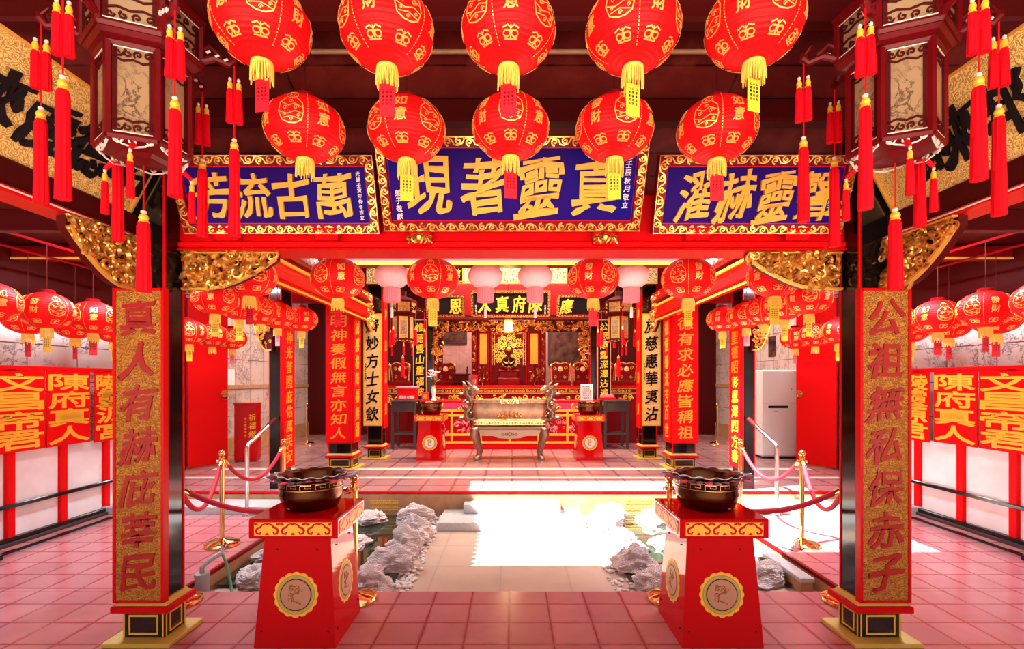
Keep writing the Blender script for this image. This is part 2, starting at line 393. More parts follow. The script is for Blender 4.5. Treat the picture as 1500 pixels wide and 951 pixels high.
for i, s in ((3, -1), (4, 1)):
    m = MB(); m.box(s * (KX - .02), s * KX, EDGE, PLAT, -.14, -.03, mi=0); m.box(s * (KX - .025), s * (KX + .005), EDGE, PLAT, -.03, .006, mi=1); m.box(s * (KX + .005), s * (KX + .10), EDGE, PLAT, -.01, .006, mi=2)
    struct(m.build('trim_%d' % i, ('brown_stone', 'dark_red', 'floor')), 'stone kerb with red nosing ' + SIDE[s])
for i, (y, dy) in ((5, (7.30, .10)), (6, (8.02, .12))):       # patterned border tiles set into the platform
    m = MB(); m.box(-4.8, 4.8, y, y + dy, PZ - .01, PZ + .004, mi=0)
    for k in range(24):
        x = -4.6 + k * .4; fr = frame((x, y + dy / 2, PZ + .004), (1, 0, 0), (0, 1, 0))
        m.ribbon(circle(0, 0, .05, .03, 12), .012, fr, .001, 1, closed=True)
        for q in (-1, 1): m.ribbon([(q * .05, 0), (q * .11, .012), (q * .16, -.012), (q * .2, 0)], .01, fr, .001, 1)
    struct(m.build('trim_%d' % i, ('offwhite', 'olive')), 'patterned cream border tiles in the hall floor')
for s in (-1, 1):
    struct(MB().box(s * KX, s * 5.2, 6.0, PLAT - .03, 0, .09).build('step', 'grey_stone'), 'grey stone step up to the hall ' + SIDE[s])
m = MB(); m.box(-.86, .86, 5.8, PLAT - .03, -.14, -.04); m.box(-.6, .6, 6.2, PLAT - .03, -.04, .07)
struct(m.build('step', 'grey_stone'), 'grey steps from the sunken court up to the hall')
# walls
for s, nm in ((-1, 'left'), (1, 'right')):
    m = MB(); m.box(s * 5.2, s * 5.4, -1.5, 8.0, 0, 2.42, mi=0); m.box(s * 5.2, s * 5.4, -1.5, 8.0, 2.42, 3.6, mi=3); m.box(s * 5.4, s * 5.6, 8.0, 13.6, 0, 4.6, mi=1)
    m.box(s * 5.2, s * 5.4, 7.7, 8.0, 0, 3.6, mi=2)
    struct(m.build('wall_' + nm, ('tile_side', 'tile_hall', 'dark_red', 'maroon')))
    m = MB(); m.box(s * 5.37, s * 5.42, 8.05, 13.4, 1.44, 1.52); m.box(s * 5.37, s * 5.42, 8.05, 13.4, .18, .5)
    struct(m.build('baseboard_' + nm, 'brown_stone'))
sbox('wall_back', 'marble', -5.6, 5.6, 13.4, 13.6, 0, 4.6)
sbox('ceiling', 'maroon', -5.7, 5.7, 6.9, 13.7, 4.4, 4.6, label='dark red ceiling of the hall')
# porch roof: boards sloping down to the court, purlins and rafters
def slab(name, m, pts, th, x0, x1, label=None):
    mb = MB(); n = len(pts); vs = [(x, y, z + dz) for x in (x0, x1) for (y, z) in pts for dz in (0, th)]; fs = []
    for i in range(n - 1):
        a = 2 * i; b = a + 2 * n
        fs += [(a, a + 2, b + 2, b), (a + 1, a + 3, b + 3, b + 1), (a, a + 1, a + 3, a + 2), (b, b + 1, b + 3, b + 2)]
    e = 2 * n - 2; fs += [(0, 1, 2 * n + 1, 2 * n), (e, e + 1, 2 * n + e + 1, 2 * n + e)]
    return struct(mb.add(vs, fs).build(name, m), label)
def roof_z(y): return 2.93 + (3.95 - y) * .42 if y > 1.2 else 4.085 - (1.2 - y) * .42
slab('ceiling', 'roof_wood', [(3.95, roof_z(3.95)), (1.2, roof_z(1.2)), (-1.7, roof_z(-1.7))], .14, -5.5, 5.5, 'dark red boarded roof of the porch')
pm = MB()
for y in (2.08, 2.52, 3.05, 1.4, .6, -.2):
    z = roof_z(y); pm.box(-5.2, 5.2, y - .05, y + .05, z - .15, z - .01, b=.015)
struct(pm.build('trim_7', 'maroon'), 'dark red purlins under the porch roof')
pm = MB(); pm.tube([(-1.1, 2.75, roof_z(2.75) - .03), (1.1, 2.75, roof_z(2.75) - .03)], .012); pm.tube([(-2.3, 1.8, roof_z(1.8) - .02), (2.3, 1.8, roof_z(1.8) - .02)], .014)
struct(pm.build('trim_8', 'brown_stone'), 'thin battens under the porch roof')
# main beam of the porch, with pale lower moulding
bm_ = MB(); bm_.box(-2.38, 2.38, 3.22, 3.38, 2.49, 2.80, b=.012, mi=0); bm_.box(-2.38, 2.38, 3.20, 3.40, 2.455, 2.49, b=.008, mi=1); bm_.box(-2.38, 2.38, 3.19, 3.41, 2.43, 2.445, b=.004, mi=0)
struct(bm_.build('trim_9', ('red', 'bright_red')), 'red lacquered main beam carrying the plaques')
sbox('trim_10', 'maroon', -5.2, 5.2, 3.86, 3.94, 2.76, 2.92, label='eave beam of the porch roof')
for i, s in ((11, -1), (12, 1)):                    # side beams of the porch running toward the entrance
    m = MB(); m.box(s * 2.3, s * 2.42, -1.4, 3.3, 2.49, 2.62, b=.01, mi=0); m.box(s * 2.28, s * 2.44, -1.4, 3.3, 2.455, 2.49, b=.006, mi=1)
    m.tube([(s * 2.275, -1.4, 2.472), (s * 2.275, 3.2, 2.472)], .005, 6, 2)
    struct(m.build('trim_%d' % i, ('maroon', 'red', 'offwhite')), 'dark red side beam of the porch ' + SIDE[s])
for i, s in ((13, -1), (14, 1)):                    # eave boards of the aisle roofs, red with yellow lines
    m = MB(); x = s * 2.42
    m.box(x, x + s * .05, 3.4, 8.4, 2.60, 3.02, mi=0); m.box(x - s * .03, x, 3.4, 8.4, 2.66, 2.74, mi=0)
    m.box(x - s * .035, x - s * .001, 3.4, 8.4, 2.83, 2.865, mi=1); m.box(x - s * .02, x - s * .001, 3.4, 8.4, 2.60, 2.625, mi=1)
    m.box(x - s * .06, x + s * .06, 3.4, 8.4, 2.90, 2.94, mi=2)
    k = 0; y = 3.5
    while y < 6.3: m.tube([(x - s * .10, y, 3.0), (x + s * .2, y, 3.06)], .045, 8, 3); y += .13
    struct(m.build('trim_%d' % i, ('red', 'yellow', 'dark_red', 'offwhite')), 'red and yellow eave boards of the aisle roof ' + SIDE[s])
    struct(MB().box(s * 2.42, s * 5.6, 3.4, 6.95, 3.02, 3.16).build('ceiling', 'maroon'), 'dark aisle ceiling ' + SIDE[s])
    m = MB()
    for y in (4.0, 5.2, 6.4): m.box(s * 2.47, s * 5.2, y, y + .12, 2.86, 3.0, b=.01, mi=0); m.box(s * 2.47, s * 5.2, y - .004, y, 2.86, 2.885, mi=1)
    for x in (2.9, 4.2, 4.65): m.tube([(s * x, 3.2, 2.84), (s * x, 7.9, 2.84)], .012, 6, 0)
    m.box(s * 2.47, s * 5.2, .6, .72, 2.9, 3.04, mi=0); m.box(s * 2.44, s * 5.2, 3.1, 3.22, 2.86, 3.02, mi=0)
    m.tube([(s * 4.2, 3.2, 2.84), (s * 4.2, 1.0, 2.97)], .012, 6, 0); 
    struct(m.build('trim_%d' % (i + 2), ('dark_red', 'yellow')), 'aisle cross beams and lantern rails ' + SIDE[s])
# far eave of the hall: sunlit red fascia, cream carved frieze, black panels
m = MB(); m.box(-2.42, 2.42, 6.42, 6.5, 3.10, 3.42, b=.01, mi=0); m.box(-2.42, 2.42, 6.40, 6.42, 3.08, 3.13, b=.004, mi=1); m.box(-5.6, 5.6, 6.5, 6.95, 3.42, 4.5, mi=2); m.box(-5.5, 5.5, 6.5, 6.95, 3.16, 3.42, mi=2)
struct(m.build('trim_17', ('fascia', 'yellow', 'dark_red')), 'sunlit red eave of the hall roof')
m = MB(); m.box(-2.6, 2.6, 8.95, 9.03, 3.34, 3.66, mi=0); m.box(-2.6, 2.6, 8.93, 8.95, 3.64, 3.67, mi=1); m.box(-2.6, 2.6, 8.93, 8.95, 3.33, 3.355, mi=1)
struct(m.build('trim_18', ('frieze', 'yellow')), 'cream and gold carved frieze below the hall roof')
sbox('trim_19', 'dark_red', -2.6, 2.6, 8.96, 9.06, 3.66, 4.4, label='red board above the hall frieze')

# ------------------------------------------------------------------ pillars and couplet boards
def pillar(label, x0, x1, y0, y1, z0, z1, group, base=True, core='black', bw=.055):
    """x0..x1, y0..y1 the shaft; base block with yellow framed panels and a red slab"""
    cx, cy = (x0 + x1) / 2, (y0 + y1) / 2; a, b = abs(x1 - x0) / 2, abs(y1 - y0) / 2
    t = thing('temple_pillar', label, 'pillar', (cx, cy, z0), 0, group, 'thing'); H = z1 - z0
    MB().box(-a, a, -b, b, .22 if base else 0, H, b=.008).build('shaft', core, t)
    m = MB()
    for sx in (-1, 1):
        for sy in (-1, 1): m.box(sx * a - .007, sx * a + .007, sy * b - .007, sy * b + .007, .25, H - .01, b=.002)
    m.build('corner_strip', 'red', t)
    if base:
        A, B = a + .01, b + .01
        q = MB().box(-A, A, -B, B, .03, .19, b=.006).build('base_block', 'black', t)
        m = MB()
        for fr, L in ((frame((0, -B, .11)), A), (frame((0, B, .11), (-1, 0, 0)), A), (frame((A, 0, .11), (0, 1, 0)), B), (frame((-A, 0, .11), (0, -1, 0)), B)):
            l = L - .045; m.ribbon([(-l, -.055), (l, -.055), (l, .055), (-l, .055)], .014, fr, .004, closed=True)
            for k in (-1, 1): m.ribbon([(k * (L - .012), -.075), (k * (L - .012), .075)], .008, fr, .003)
        m.build('base_frame', 'yellow', q)
        MB().box(-a - bw, a + bw, -b - bw, b + bw, .195, .235, b=.006).build('base_slab', 'red', t)
        MB().frustum(-a - bw + .02, a + bw - .02, -b - bw + .02, b + bw - .02, .235, -a - .015, a + .015, -b - .015, b + .015, .262).build('base_moulding', 'yellow_dull', t)
        MB().box(-a - bw - .03, a + bw + .03, -b - bw - .03, b + bw + .03, 0, .03, b=.006).build('plinth', 'yellow_dull', t)
    return t
def board(label, text, P, R, w_, z0, z1, back, lm, edge='red', cw=.7, ch=None, brush=.8, bold=.02, side_text='', group='couplet boards on the pillars', th=.035):
    """P: foot point of the board's front centre line (x, y); R: right hand direction seen from the front"""
    t = thing('couplet_board', label, 'signboard', (P[0], P[1], z0), 0, group); R = V(R).normalized(); U = V((0, 0, 1)); N = R.cross(U); H = z1 - z0
    def slab_(m, u0, u1, v0, v1, n0, n1, mi):
        vs = [R * u + U * v + N * n for n in (n0, n1) for u, v in ((u0, v0), (u1, v0), (u1, v1), (u0, v1))]
        m.add(vs, [(0, 1, 2, 3), (4, 5, 6, 7), (0, 1, 5, 4), (1, 2, 6, 5), (2, 3, 7, 6), (3, 0, 4, 7)], mi)
    m = MB(); slab_(m, -w_ / 2, w_ / 2, 0, H, -th, 0, 0); m.build('board_panel', back, t)
    m = MB(); e = .012
    for u0, u1, v0, v1 in ((-w_ / 2 - e, -w_ / 2 + e * .4, -e, H + e), (w_ / 2 - e * .4, w_ / 2 + e, -e, H + e), (-w_ / 2, w_ / 2, -e, e * .4), (-w_ / 2, w_ / 2, H - e * .4, H + e)): slab_(m, u0, u1, v0, v1, -th - .004, .006, 0)
    m.build('board_edge', edge, t)
    n = len(text); st = (H - .08) / n; hh = (ch or min(st * .82, w_ * .9))
    fr = (V((0, 0, 0)), R, U)
    for i, c in enumerate(text):
        m = MB(); write(m, c, fr, 0, H - .04 - st * (i + .5), w_ * cw, hh, .007, bold, brush); m.build('character', lm, t)
    if side_text:
        m = MB(); q = .028
        for i, c in enumerate(side_text): write(m, c, fr, -w_ * .42, H * .55 - i * q * 1.5, q, q, .003, .02)
        m.build('small_lettering', lm, t)
    return t
PG = 'pillars of the porch and hall'
for s in (-1, 1):
    sd = SIDE[s]
    # porch pillars (nearest)
    pillar('black lacquered porch pillar with gold couplet board ' + sd, s * 2.37, s * 2.13, 3.075, 3.25, 0, 3.2, PG)
    board('gold board with dark red characters on the porch pillar ' + sd, '真人有赫庇莘民' if s < 0 else '公祖無私保赤子', (s * 2.262, 3.04), (1, 0, 0), .285, .265, 2.15, 'board_gold', 'red_char', 'red', .74, .21, 1, .03)
    # pillars at the platform edge
    pillar('slim black pillar at the hall platform edge ' + sd, s * 3.18, s * 3.03, 6.58, 6.9, PZ, 3.1, PG, base=False)
    board('red board with gold characters at the platform edge ' + sd, '神光普照庇佑萬民安' if s < 0 else '聖德昭彰恩澤四方春', (s * 2.995, 6.74), (0, -s, 0), .30, .45, 2.32, 'bright_red', 'char_gold', 'red', .6, None, .5)
    # outer hall pillars
    pillar('outer hall pillar wrapped in red couplet boards ' + sd, s * 2.92, s * 2.56, 8.0, 8.36, PZ, 4.3, PG, bw=.05)
    board('wide red board with gold characters facing the court ' + sd, '真明神奏假無言亦知人' if s < 0 else '好德有求必應皆稱祖', (s * 2.75, 7.96), (1, 0, 0), .39, .62, 2.92, 'bright_red', 'char_gold', 'red', .62, None, .6)
    board('red board on the inner face of the outer hall pillar ' + sd, '至誠感格降福無疆' if s < 0 else '明德惟馨流芳百世', (s * 2.525, 8.18), (0, -s, 0), .34, .62, 2.92, 'bright_red', 'char_gold', 'red', .55, None, .6)
    # inner hall pillars
    pillar('inner hall pillar with pale gold couplet board ' + sd, s * 2.62, s * 2.36, 9.1, 9.36, PZ, 4.3, PG, bw=.06)
    board('pale gold board with black brush characters ' + sd, '濟妙方士女欽' if s < 0 else '施慈惠華夷沾', (s * 2.52, 9.06), (1, 0, 0), .30, .80, 2.80, 'light_gold_board', 'black_char', 'yellow', .72, .25, .9, .03, '天運歲次吉日敬立')
    board('narrow red board on the inner face of the inner pillar ' + sd, '神恩浩蕩', (s * 2.325, 9.23), (0, -s, 0), .24, .75, 3.15, 'bright_red', 'char_gold', 'red', .5, .2, .6)
    # altar pillars
    pillar('black altar pillar with gold lettered black board ' + sd, s * 1.86, s * 1.72, 11.0, 11.16, PZ, 4.3, PG, base=False)
    board('black board with gold characters beside the altar ' + sd, '惟德雲山重福波' if s < 0 else '公恩雨露深澤沾遍', (s * 2.0, 10.9), (1, 0, 0), .27, 1.2, 2.92, 'black_matte', 'gold_paint', 'tan', .62, None, .6)

# ------------------------------------------------------------------ gilded brackets
def bracket(label, P, R, L, H, seed, face, n=150):
    """top edge runs along R from P for length L; the lower edge curves up toward the free end"""
    fr = frame((0, 0, 0), R); sg = 1
    if fr[1].cross(fr[2]).dot(V(face)) < 0: fr = (fr[0], -fr[1], fr[2]); sg = -1
    t = thing('carved_bracket', label, 'bracket', P, 0, 'gilded foliage brackets')
    low = lambda u: -H * (1 - max(0, (u / L - .25) / .75) ** 1.7 * .82)
    us = [L * i / 16 for i in range(17)]
    poly = [(sg * u, 0) for u in us] + [(sg * u, low(u)) for u in reversed(us)]
    MB().flat(poly, [list(range(len(poly)))], (fr[0] - fr[1].cross(fr[2]) * .05, fr[1], fr[2]), .05).build('backing', 'maroon', t)
    m = MB(); carving(m, lambda u, v: .015 < sg * u < L - .005 and low(sg * u) + .012 < v < -.012, (-L, L, -H, 0), fr, n, .062, seed, .035)
    m.build('carved_foliage', 'carve', t)
    m = MB(); m.ribbon([(sg * u, low(u)) for u in us], .014, fr, .03); m.ribbon([(0, -.004), (sg * L, -.004)], .01, fr, .03); m.build('gilt_rim', 'gold', t)
    return t
for s in (-1, 1):
    bracket('gilded foliage bracket under the main beam ' + SIDE[s], (s * 2.12, 3.24, 2.425), (-s, 0, 0), .60, .235, 6 + 3 * s, (0, -1, 0))
    bracket('gilded foliage bracket under the side beam ' + SIDE[s], (s * 2.285, 3.07, 2.45), (0, -1, 0), .5, .30, 12 + s, (-s, 0, 0))
    bracket('small gilded bracket hanging beside the platform edge pillar ' + SIDE[s], (s * 3.12, 6.52, 2.55), (s, 0, 0), .26, .55, 22 + s, (0, -1, 0), 60)

# ------------------------------------------------------------------ plaques
def plaque(label, text, P, R, w_, h_, lean, back, cm, group, small_r='', small_l='', cw=.2, chh=None, border=True, fm='dark_red', brush=.9, gap=None, bold=.03, pad=.6, first=None):
    """bottom centre P; R right hand seen from the front; the top leans out toward the viewer by lean"""
    R = V(R).normalized(); N0 = R.cross(V((0, 0, 1))); U = (V((0, 0, h_)) + N0 * lean).normalized(); h_ = math.hypot(h_, lean)
    t = thing('temple_plaque', label, 'plaque', P, 0, group); fr = (V((0, 0, 0)), R, U); N = R.cross(U); b = .055 if border else .012
    def sl(m, u0, u1, v0, v1, n0, n1, mi=0):
        vs = [R * u + U * v + N * n for n in (n0, n1) for u, v in ((u0, v0), (u1, v0), (u1, v1), (u0, v1))]
        m.add(vs, [(0, 1, 2, 3), (4, 5, 6, 7), (0, 1, 5, 4), (1, 2, 6, 5), (2, 3, 7, 6), (3, 0, 4, 7)], mi)
    m = MB(); sl(m, -w_ / 2 + b * .5, w_ / 2 - b * .5, b * .5, h_ - b * .5, -.03, 0); m.build('panel', back, t)
    m = MB()
    for u0, u1, v0, v1 in ((-w_ / 2, w_ / 2, 0, b), (-w_ / 2, w_ / 2, h_ - b, h_), (-w_ / 2, -w_ / 2 + b, b, h_ - b), (w_ / 2 - b, w_ / 2, b, h_ - b)): sl(m, u0, u1, v0, v1, -.04, .018)
    f = m.build('frame', fm, t)
    if border:
        m = MB(); fb = (N * .018, R, U); scroll_border(m, fb, -w_ / 2 + b / 2, w_ / 2 - b / 2, b / 2, h_ - b / 2, .062, .021, .0085, .008)
        e = .004
        m.ribbon([(-w_ / 2 + e, e), (w_ / 2 - e, e), (w_ / 2 - e, h_ - e), (-w_ / 2 + e, h_ - e)], .006, fb, .006, closed=True)
        m.build('scroll_carving', 'carve', f)
        m = MB(); q = b + .006; m.ribbon([(-w_ / 2 + q, q), (w_ / 2 - q, q), (w_ / 2 - q, h_ - q), (-w_ / 2 + q, h_ - q)], .006, fr, .004, closed=True); m.build('inner_line', 'red', f)
    n = len(text); g = gap or (w_ - pad * 2) / n
    for i, c in enumerate(text):
        if c == ' ': continue
        m = MB(); u = (first if first is not None else -(n - 1) / 2 * g) + i * g
        write(m, c, fr, u, h_ * .49, cw, chh or cw * 1.15, .016, bold, brush); m.build('character', cm, t)
    for txt, sg in ((small_r, 1), (small_l, -1)):
        if txt:
            q = (h_ - 2 * b - .06) / max(len(txt), 8); q = min(q, .05); m = MB()
            for i, c in enumerate(txt): write(m, c, fr, sg * (w_ / 2 - b - .05), (h_ - b - .05 - q * i if len(txt) > 5 else h_ * .42 - q * i), q * .8, q * .8, .003, .02, .4)
            m.build('small_lettering', 'offwhite', t)
    return t
PL = 'plaques on the main beam'
plaque('large blue plaque in the middle of the main beam', '現著靈真', (0, 3.16, 2.545), (1, 0, 0), 1.60, .475, .25, 'blue', 'char_gold', PL, '歲壬辰秋月敬立', '弟子敬獻', .27, .32, True, 'dark_red', 1, .335, .03)
plaque('blue plaque reading 芳流古萬 beside the centre plaque', '芳流古萬', (-1.445, 3.17, 2.53), (1, 0, 0), 1.23, .42, .17, 'blue', 'char_gold', PL, '光緒壬寅年仲冬吉立', '', .225, .255, True, 'dark_red', .9, .25, .03, first=-.40)
plaque('blue plaque reading 濯赫靈聲 beside the centre plaque', '濯赫靈聲', (1.475, 3.17, 2.53), (1, 0, 0), 1.19, .42, .17, 'blue', 'char_gold', PL, '弟子敬', '', .215, .28, True, 'dark_red', 1, .245, .03, first=-.35)
GP = 'gold plaques above the side beams'
plaque('gold plaque with black brush characters above the side beam ' + SIDE[-1], '來虔德明', (-2.34, 2.15, 2.60), (0, 1, 0), 1.8, .46, .25, 'brocade', 'black_char', GP, cw=.24, chh=.27, border=False, fm='gold', gap=.255, brush=1.2, first=.0, bold=.045)
plaque('gold plaque with black brush characters above the side beam ' + SIDE[1], '福來邦庇', (2.34, 2.15, 2.60), (0, -1, 0), 1.8, .46, .25, 'brocade', 'black_char', GP, cw=.22, chh=.27, border=False, fm='gold', gap=.235, brush=1.2, first=-.57, bold=.045)
AP = 'black plaques above the altar'
plaque('black altar plaque with four gold characters', '人真府陳', (-.03, 10.72, 2.957), (1, 0, 0), 1.68, .54, .2, 'black_matte', 'gold_paint', AP, '天運壬辰年', '弟子敬立', .27, .34, True, 'maroon', .8, .36, .03)
plaque('black plaque with one gold character over the red donation box end', '恩', (-1.42, 10.74, 2.957), (1, 0, 0), .82, .46, .16, 'black_matte', 'gold_paint', AP, cw=.26, chh=.3, fm='maroon', gap=.3, first=.22)
plaque('black plaque with one gold character over the white notice end', '應', (1.36, 10.74, 2.957), (1, 0, 0), .82, .46, .16, 'black_matte', 'gold_paint', AP, cw=.26, chh=.3, fm='maroon', gap=.3, first=-.2)
for x, lb in ((-1.0, 'red cabinet'), (1.1, 'air conditioner')):
    plaque('little black panel with a gold character in the hall frieze, %s end' % lb, '佛', (x, 8.92, 3.36), (1, 0, 0), .26, .26, .01, 'black', 'gold_paint', 'little black panels in the frieze', cw=.16, chh=.18, fm='yellow', border=False)
# supports below the plaques
for s in (-1, 1):
    t = thing('dragon_corbel', 'small gilded dragon corbel under the centre plaque ' + SIDE[s], 'corbel', (s * .585, 3.19, 2.49), 0, 'dragon corbels')
    MB().box(-.075, .075, -.02, .03, -.03, .06, b=.01).build('corbel_block', 'red', t)
    m = MB()
    for k in range(9):
        a = k / 8; m.tube([(-.07 + .14 * a + .012 * math.sin(i * 1.7 + k), -.03 - .014 * math.sin(i), -.02 + .07 * i / 5 * (1 - .5 * abs(a - .5))) for i in range(6)], [.007, .008, .008, .006, .005, .003], 6)
    m.lathe([(.001, -.02), (.022, -.01), (.026, .01), (.014, .03), (.001, .034)], 12, (0, -.035, .005)); m.build('dragon_head', 'carve', t)
    for x, q in ((1.17, 'near the centre'), (1.80, 'near the porch pillar')):
        tag(MB().frustum(s * x - .07, s * x + .07, 3.17, 3.21, 2.49, s * x - .08, s * x + .08, 3.13, 3.21, 2.555).build('plaque_support', 'red'), 'red wedge support under the blue side plaque, %s, %s' % (q, SHORT[s]), 'support', 'plaque supports')

# ------------------------------------------------------------------ round lanterns
LA, LB = .212, .168                                  # half width and half height of the silk body
def wrap(lon, lat0, k=1.0):
    def f(u, v, h):
        q = lat0 + v / LB; l = lon + u / (LA * max(.35, math.cos(q))); e = h + .004
        return V(((LA + e) * math.cos(q) * math.cos(l), (LA + e) * math.cos(q) * math.sin(l), (LB + e) * math.sin(q)))
    return f
def child_motif(m, wp, s_):
    """a plump child in a flowered robe, drawn in gilt lines"""
    fr = frame((0, 0, 0)); r = lambda pts, w_=.0042, c=False: m.ribbon([(u * s_, v * s_) for u, v in pts], w_, fr, .001, 1, wp, c)
    r(circle(0, .34, .15, .14, 14), c=True); r([(-.06, .30), (0, .27), (.06, .30)], .003); r([(-.05, .37), (-.02, .37)], .004); r([(.03, .37), (.06, .37)], .004)
    r([(-.14, .22), (-.30, .05), (-.34, -.2), (-.26, -.42), (-.08, -.5), (.1, -.5), (.27, -.42), (.34, -.2), (.30, .05), (.14, .22)], .005)
    r([(-.26, .06), (-.05, -.06), (.1, .02), (.28, -.08)]); r([(-.32, -.2), (-.1, -.28), (.12, -.2), (.33, -.26)]); r([(-.24, -.38), (0, -.34), (.26, -.4)])
    for cx, cy, q in ((-.15, -.12, .07), (.14, -.1, .08), (0, -.42, .05), (-.18, -.3, .05), (.2, -.32, .05), (0, .08, .06)): r(spiral(cx, cy, q, 1.2, n=9), .0038)
    r([(-.1, .45), (-.06, .53), (.04, .54), (.1, .46)], .006)
def seal_motif(m, wp, s_):
    fr = frame((0, 0, 0)); r = lambda pts, w_=.0055, c=False: m.ribbon([(u * s_, v * s_) for u, v in pts], w_, fr, .001, 1, wp, c)
    r(circle(-.25, -.1, .2, .17, 9), c=True); r(circle(.25, -.1, .2, .17, 9), c=True); r([(-.5, .18), (-.2, .3), (0, .14), (.2, .3), (.5, .18)]); r([(0, .3), (0, -.35)]); r([(-.4, -.36), (.4, -.36)]); r([(-.3, .05), (.3, .05)])
def lantern_proto():
    t = thing('red_lantern', 'x', 'lantern', (0, 0, 0))
    m = MB(); n = 72; ribs = 22
    prof = []
    for i in range(n + 1):
        q = -PI / 2 + .22 + (PI - .44) * i / n; e = 1 + .011 * math.cos(2 * PI * ribs * i / n)
        prof.append((LA * math.cos(q) * e, LB * math.sin(q) * e))
    m.lathe(prof, 48, mod=lambda a, k: 1 + .02 * (abs(math.cos(a * 4)) ** .5 - 1))
    for k in range(8):
        l = PI / 8 + k * PI / 4; j = -1.0
        if k % 2 == 0:
            while j < .9: m.ribbon([(0, 0), (0, .0075)], .0035, frame((0, 0, 0)), .001, 1, wrap(l, j)); j += .075
        wl = k * PI / 4; kind = k % 4
        if kind in (0, 2): child_motif(m, wrap(wl, .18), .185)
        else:
            for i, c in enumerate('發財' if kind == 1 else '如意'): write(m, c, frame((0, 0, 0)), 0, 0, .06, .062, .001, .03, .5, 1, wrap(wl, .36 - .45 * i))
        seal_motif(m, wrap(wl, -.72), .068)
    m.build('silk_body', ('lantern', 'lantern_gold'), t, 60)
    m = MB(); m.lathe([(.001, .155), (.06, .158), (.062, .185), (.045, .195), (.001, .195)], 20); m.build('top_cap', 'dark_red', t)
    m = MB(); m.lathe([(.001, -.158), (.044, -.160), (.042, -.19), (.001, -.188)], 20)
    m.lathe([(.044, -.166), (.048, -.170), (.048, -.182), (.044, -.186)], 20, cap=False)
    rg = random.Random(4)
    for k in range(26):
        a = 2 * PI * k / 26; L = .075 + rg.uniform(-.012, .02)
        m.tube([(.042 * math.cos(a), .042 * math.sin(a), -.17), (.047 * math.cos(a), .047 * math.sin(a), -.20), (.046 * math.cos(a) + rg.uniform(-.006, .006), .046 * math.sin(a) + rg.uniform(-.006, .006), -.18 - L)], [.0055, .0048, .003], 5)
    m.build('gold_fringe', 'fringe', t)
    MB().tube([(0, 0, .19), (0, 0, .45)], .003, 6).build('cord', 'maroon', t)
    return t
def tag_mesh(back, ink):
    m = MB(); m.tube([(0, 0, -.17), (0, 0, -.245)], .0022, 5, 1); m.box(-.036, .036, -.0015, .0015, -.395, -.245, b=.0008)
    fr = frame((0, -.0018, -.245))
    for u in (-.018, 0, .018):
        for i, c in enumerate('心想事成吉'): write(m, c, fr, u, -.024 - i * .017, .011, .012, .0006, .02, 0, 2)
    m.lathe([(.001, -.004), (.008, -.003), (.008, .003), (.001, .004)], 10, (.024, -.003, -.252), None, 1, 1, 1)
    o = m.build('wish_tag', (back, 'fringe', ink)); me = o.data; bpy.data.objects.remove(o); return me
TAGS = {'red': tag_mesh('tag_red', 'dark_red'), 'yellow': tag_mesh('tag_yellow', 'black_char'), 'pink': tag_mesh('tag_pink', 'dark_red')}
LP = lantern_proto(); first = [True]
rl = random.Random(11)
def lantern(label, loc, rot, tagc, group, top, scale=1.0):
    if first[0]:
        r = LP; r.location = loc; r.rotation_euler = (0, 0, rot); r['label'] = label; first[0] = False
    else: r = dup(LP0, label, loc, rot)
    r['group'] = group; r.scale = (scale,) * 3
    cd = [c for c in r.children if c.name.startswith('cord')][0]
    cd.scale.z = 1; L = (top - loc[2]) / scale
    cd.location.z = .19 - .19 * (L - .19) / .26; cd.scale.z = (L - .19) / .26
    if tagc:
        tg = bpy.data.objects.new('wish_tag', TAGS[tagc]); C.objects.link(tg); tg.parent = r; tg.rotation_euler = (0, 0, -rot + rl.uniform(-.35, .35)); tg['label'] = tagc + ' paper wish tag'
    return r
LP0 = LP
ORD = ['first', 'second', 'third', 'fourth', 'fifth', 'sixth', 'seventh', 'eighth']
jobs = []
R1 = [(384, 38, 'red'), (567, 45, 'red'), (745, 45, 'red'), (927, 45, 'yellow'), (1104, 38, 'yellow')]
R2 = [(447, 190, None), (596, 191, 'yellow'), (748, 187, 'red'), (900, 189, 'yellow'), (1050, 191, 'red')]
for i, (px, py, tc) in enumerate(R1):
    jobs.append(('big red lantern in the higher front row, %s from the red cabinet side' % ORD[i], (X(px, 2.08), 2.08, Z(py, 2.08)), (2.0, 2.25, 2.42, 2.65, 3.3)[i] + PI / 2 * (i % 2), tc, 'red lanterns in two rows under the porch roof', roof_z(2.08) - .15, .9))
for i, (px, py, tc) in enumerate(R2):
    jobs.append(('big red lantern in the lower front row, %s from the red cabinet side' % ORD[i], (X(px, 2.5), 2.5, Z(py, 2.5)), 2.4 + [0.8, 0, .75, .85, .1][i], tc, 'red lanterns in two rows under the porch roof', roof_z(2.5) - .15, .89))
for i, (x, tc) in enumerate(((-2.04, 'red'), (X(495, 3.9), 'red'), (X(634, 3.9), 'yellow'), (X(869, 3.9), 'red'), (X(1008, 3.9), 'yellow'), (2.04, 'yellow'))):
    jobs.append(('red lantern on the eave behind the main beam, %s from the red cabinet side' % ORD[i], (x, 3.9, 2.41 if i in (0, 5) else 2.395), 2.4 + .4 * i, tc, 'red lanterns along the porch eave', 2.77, .94))
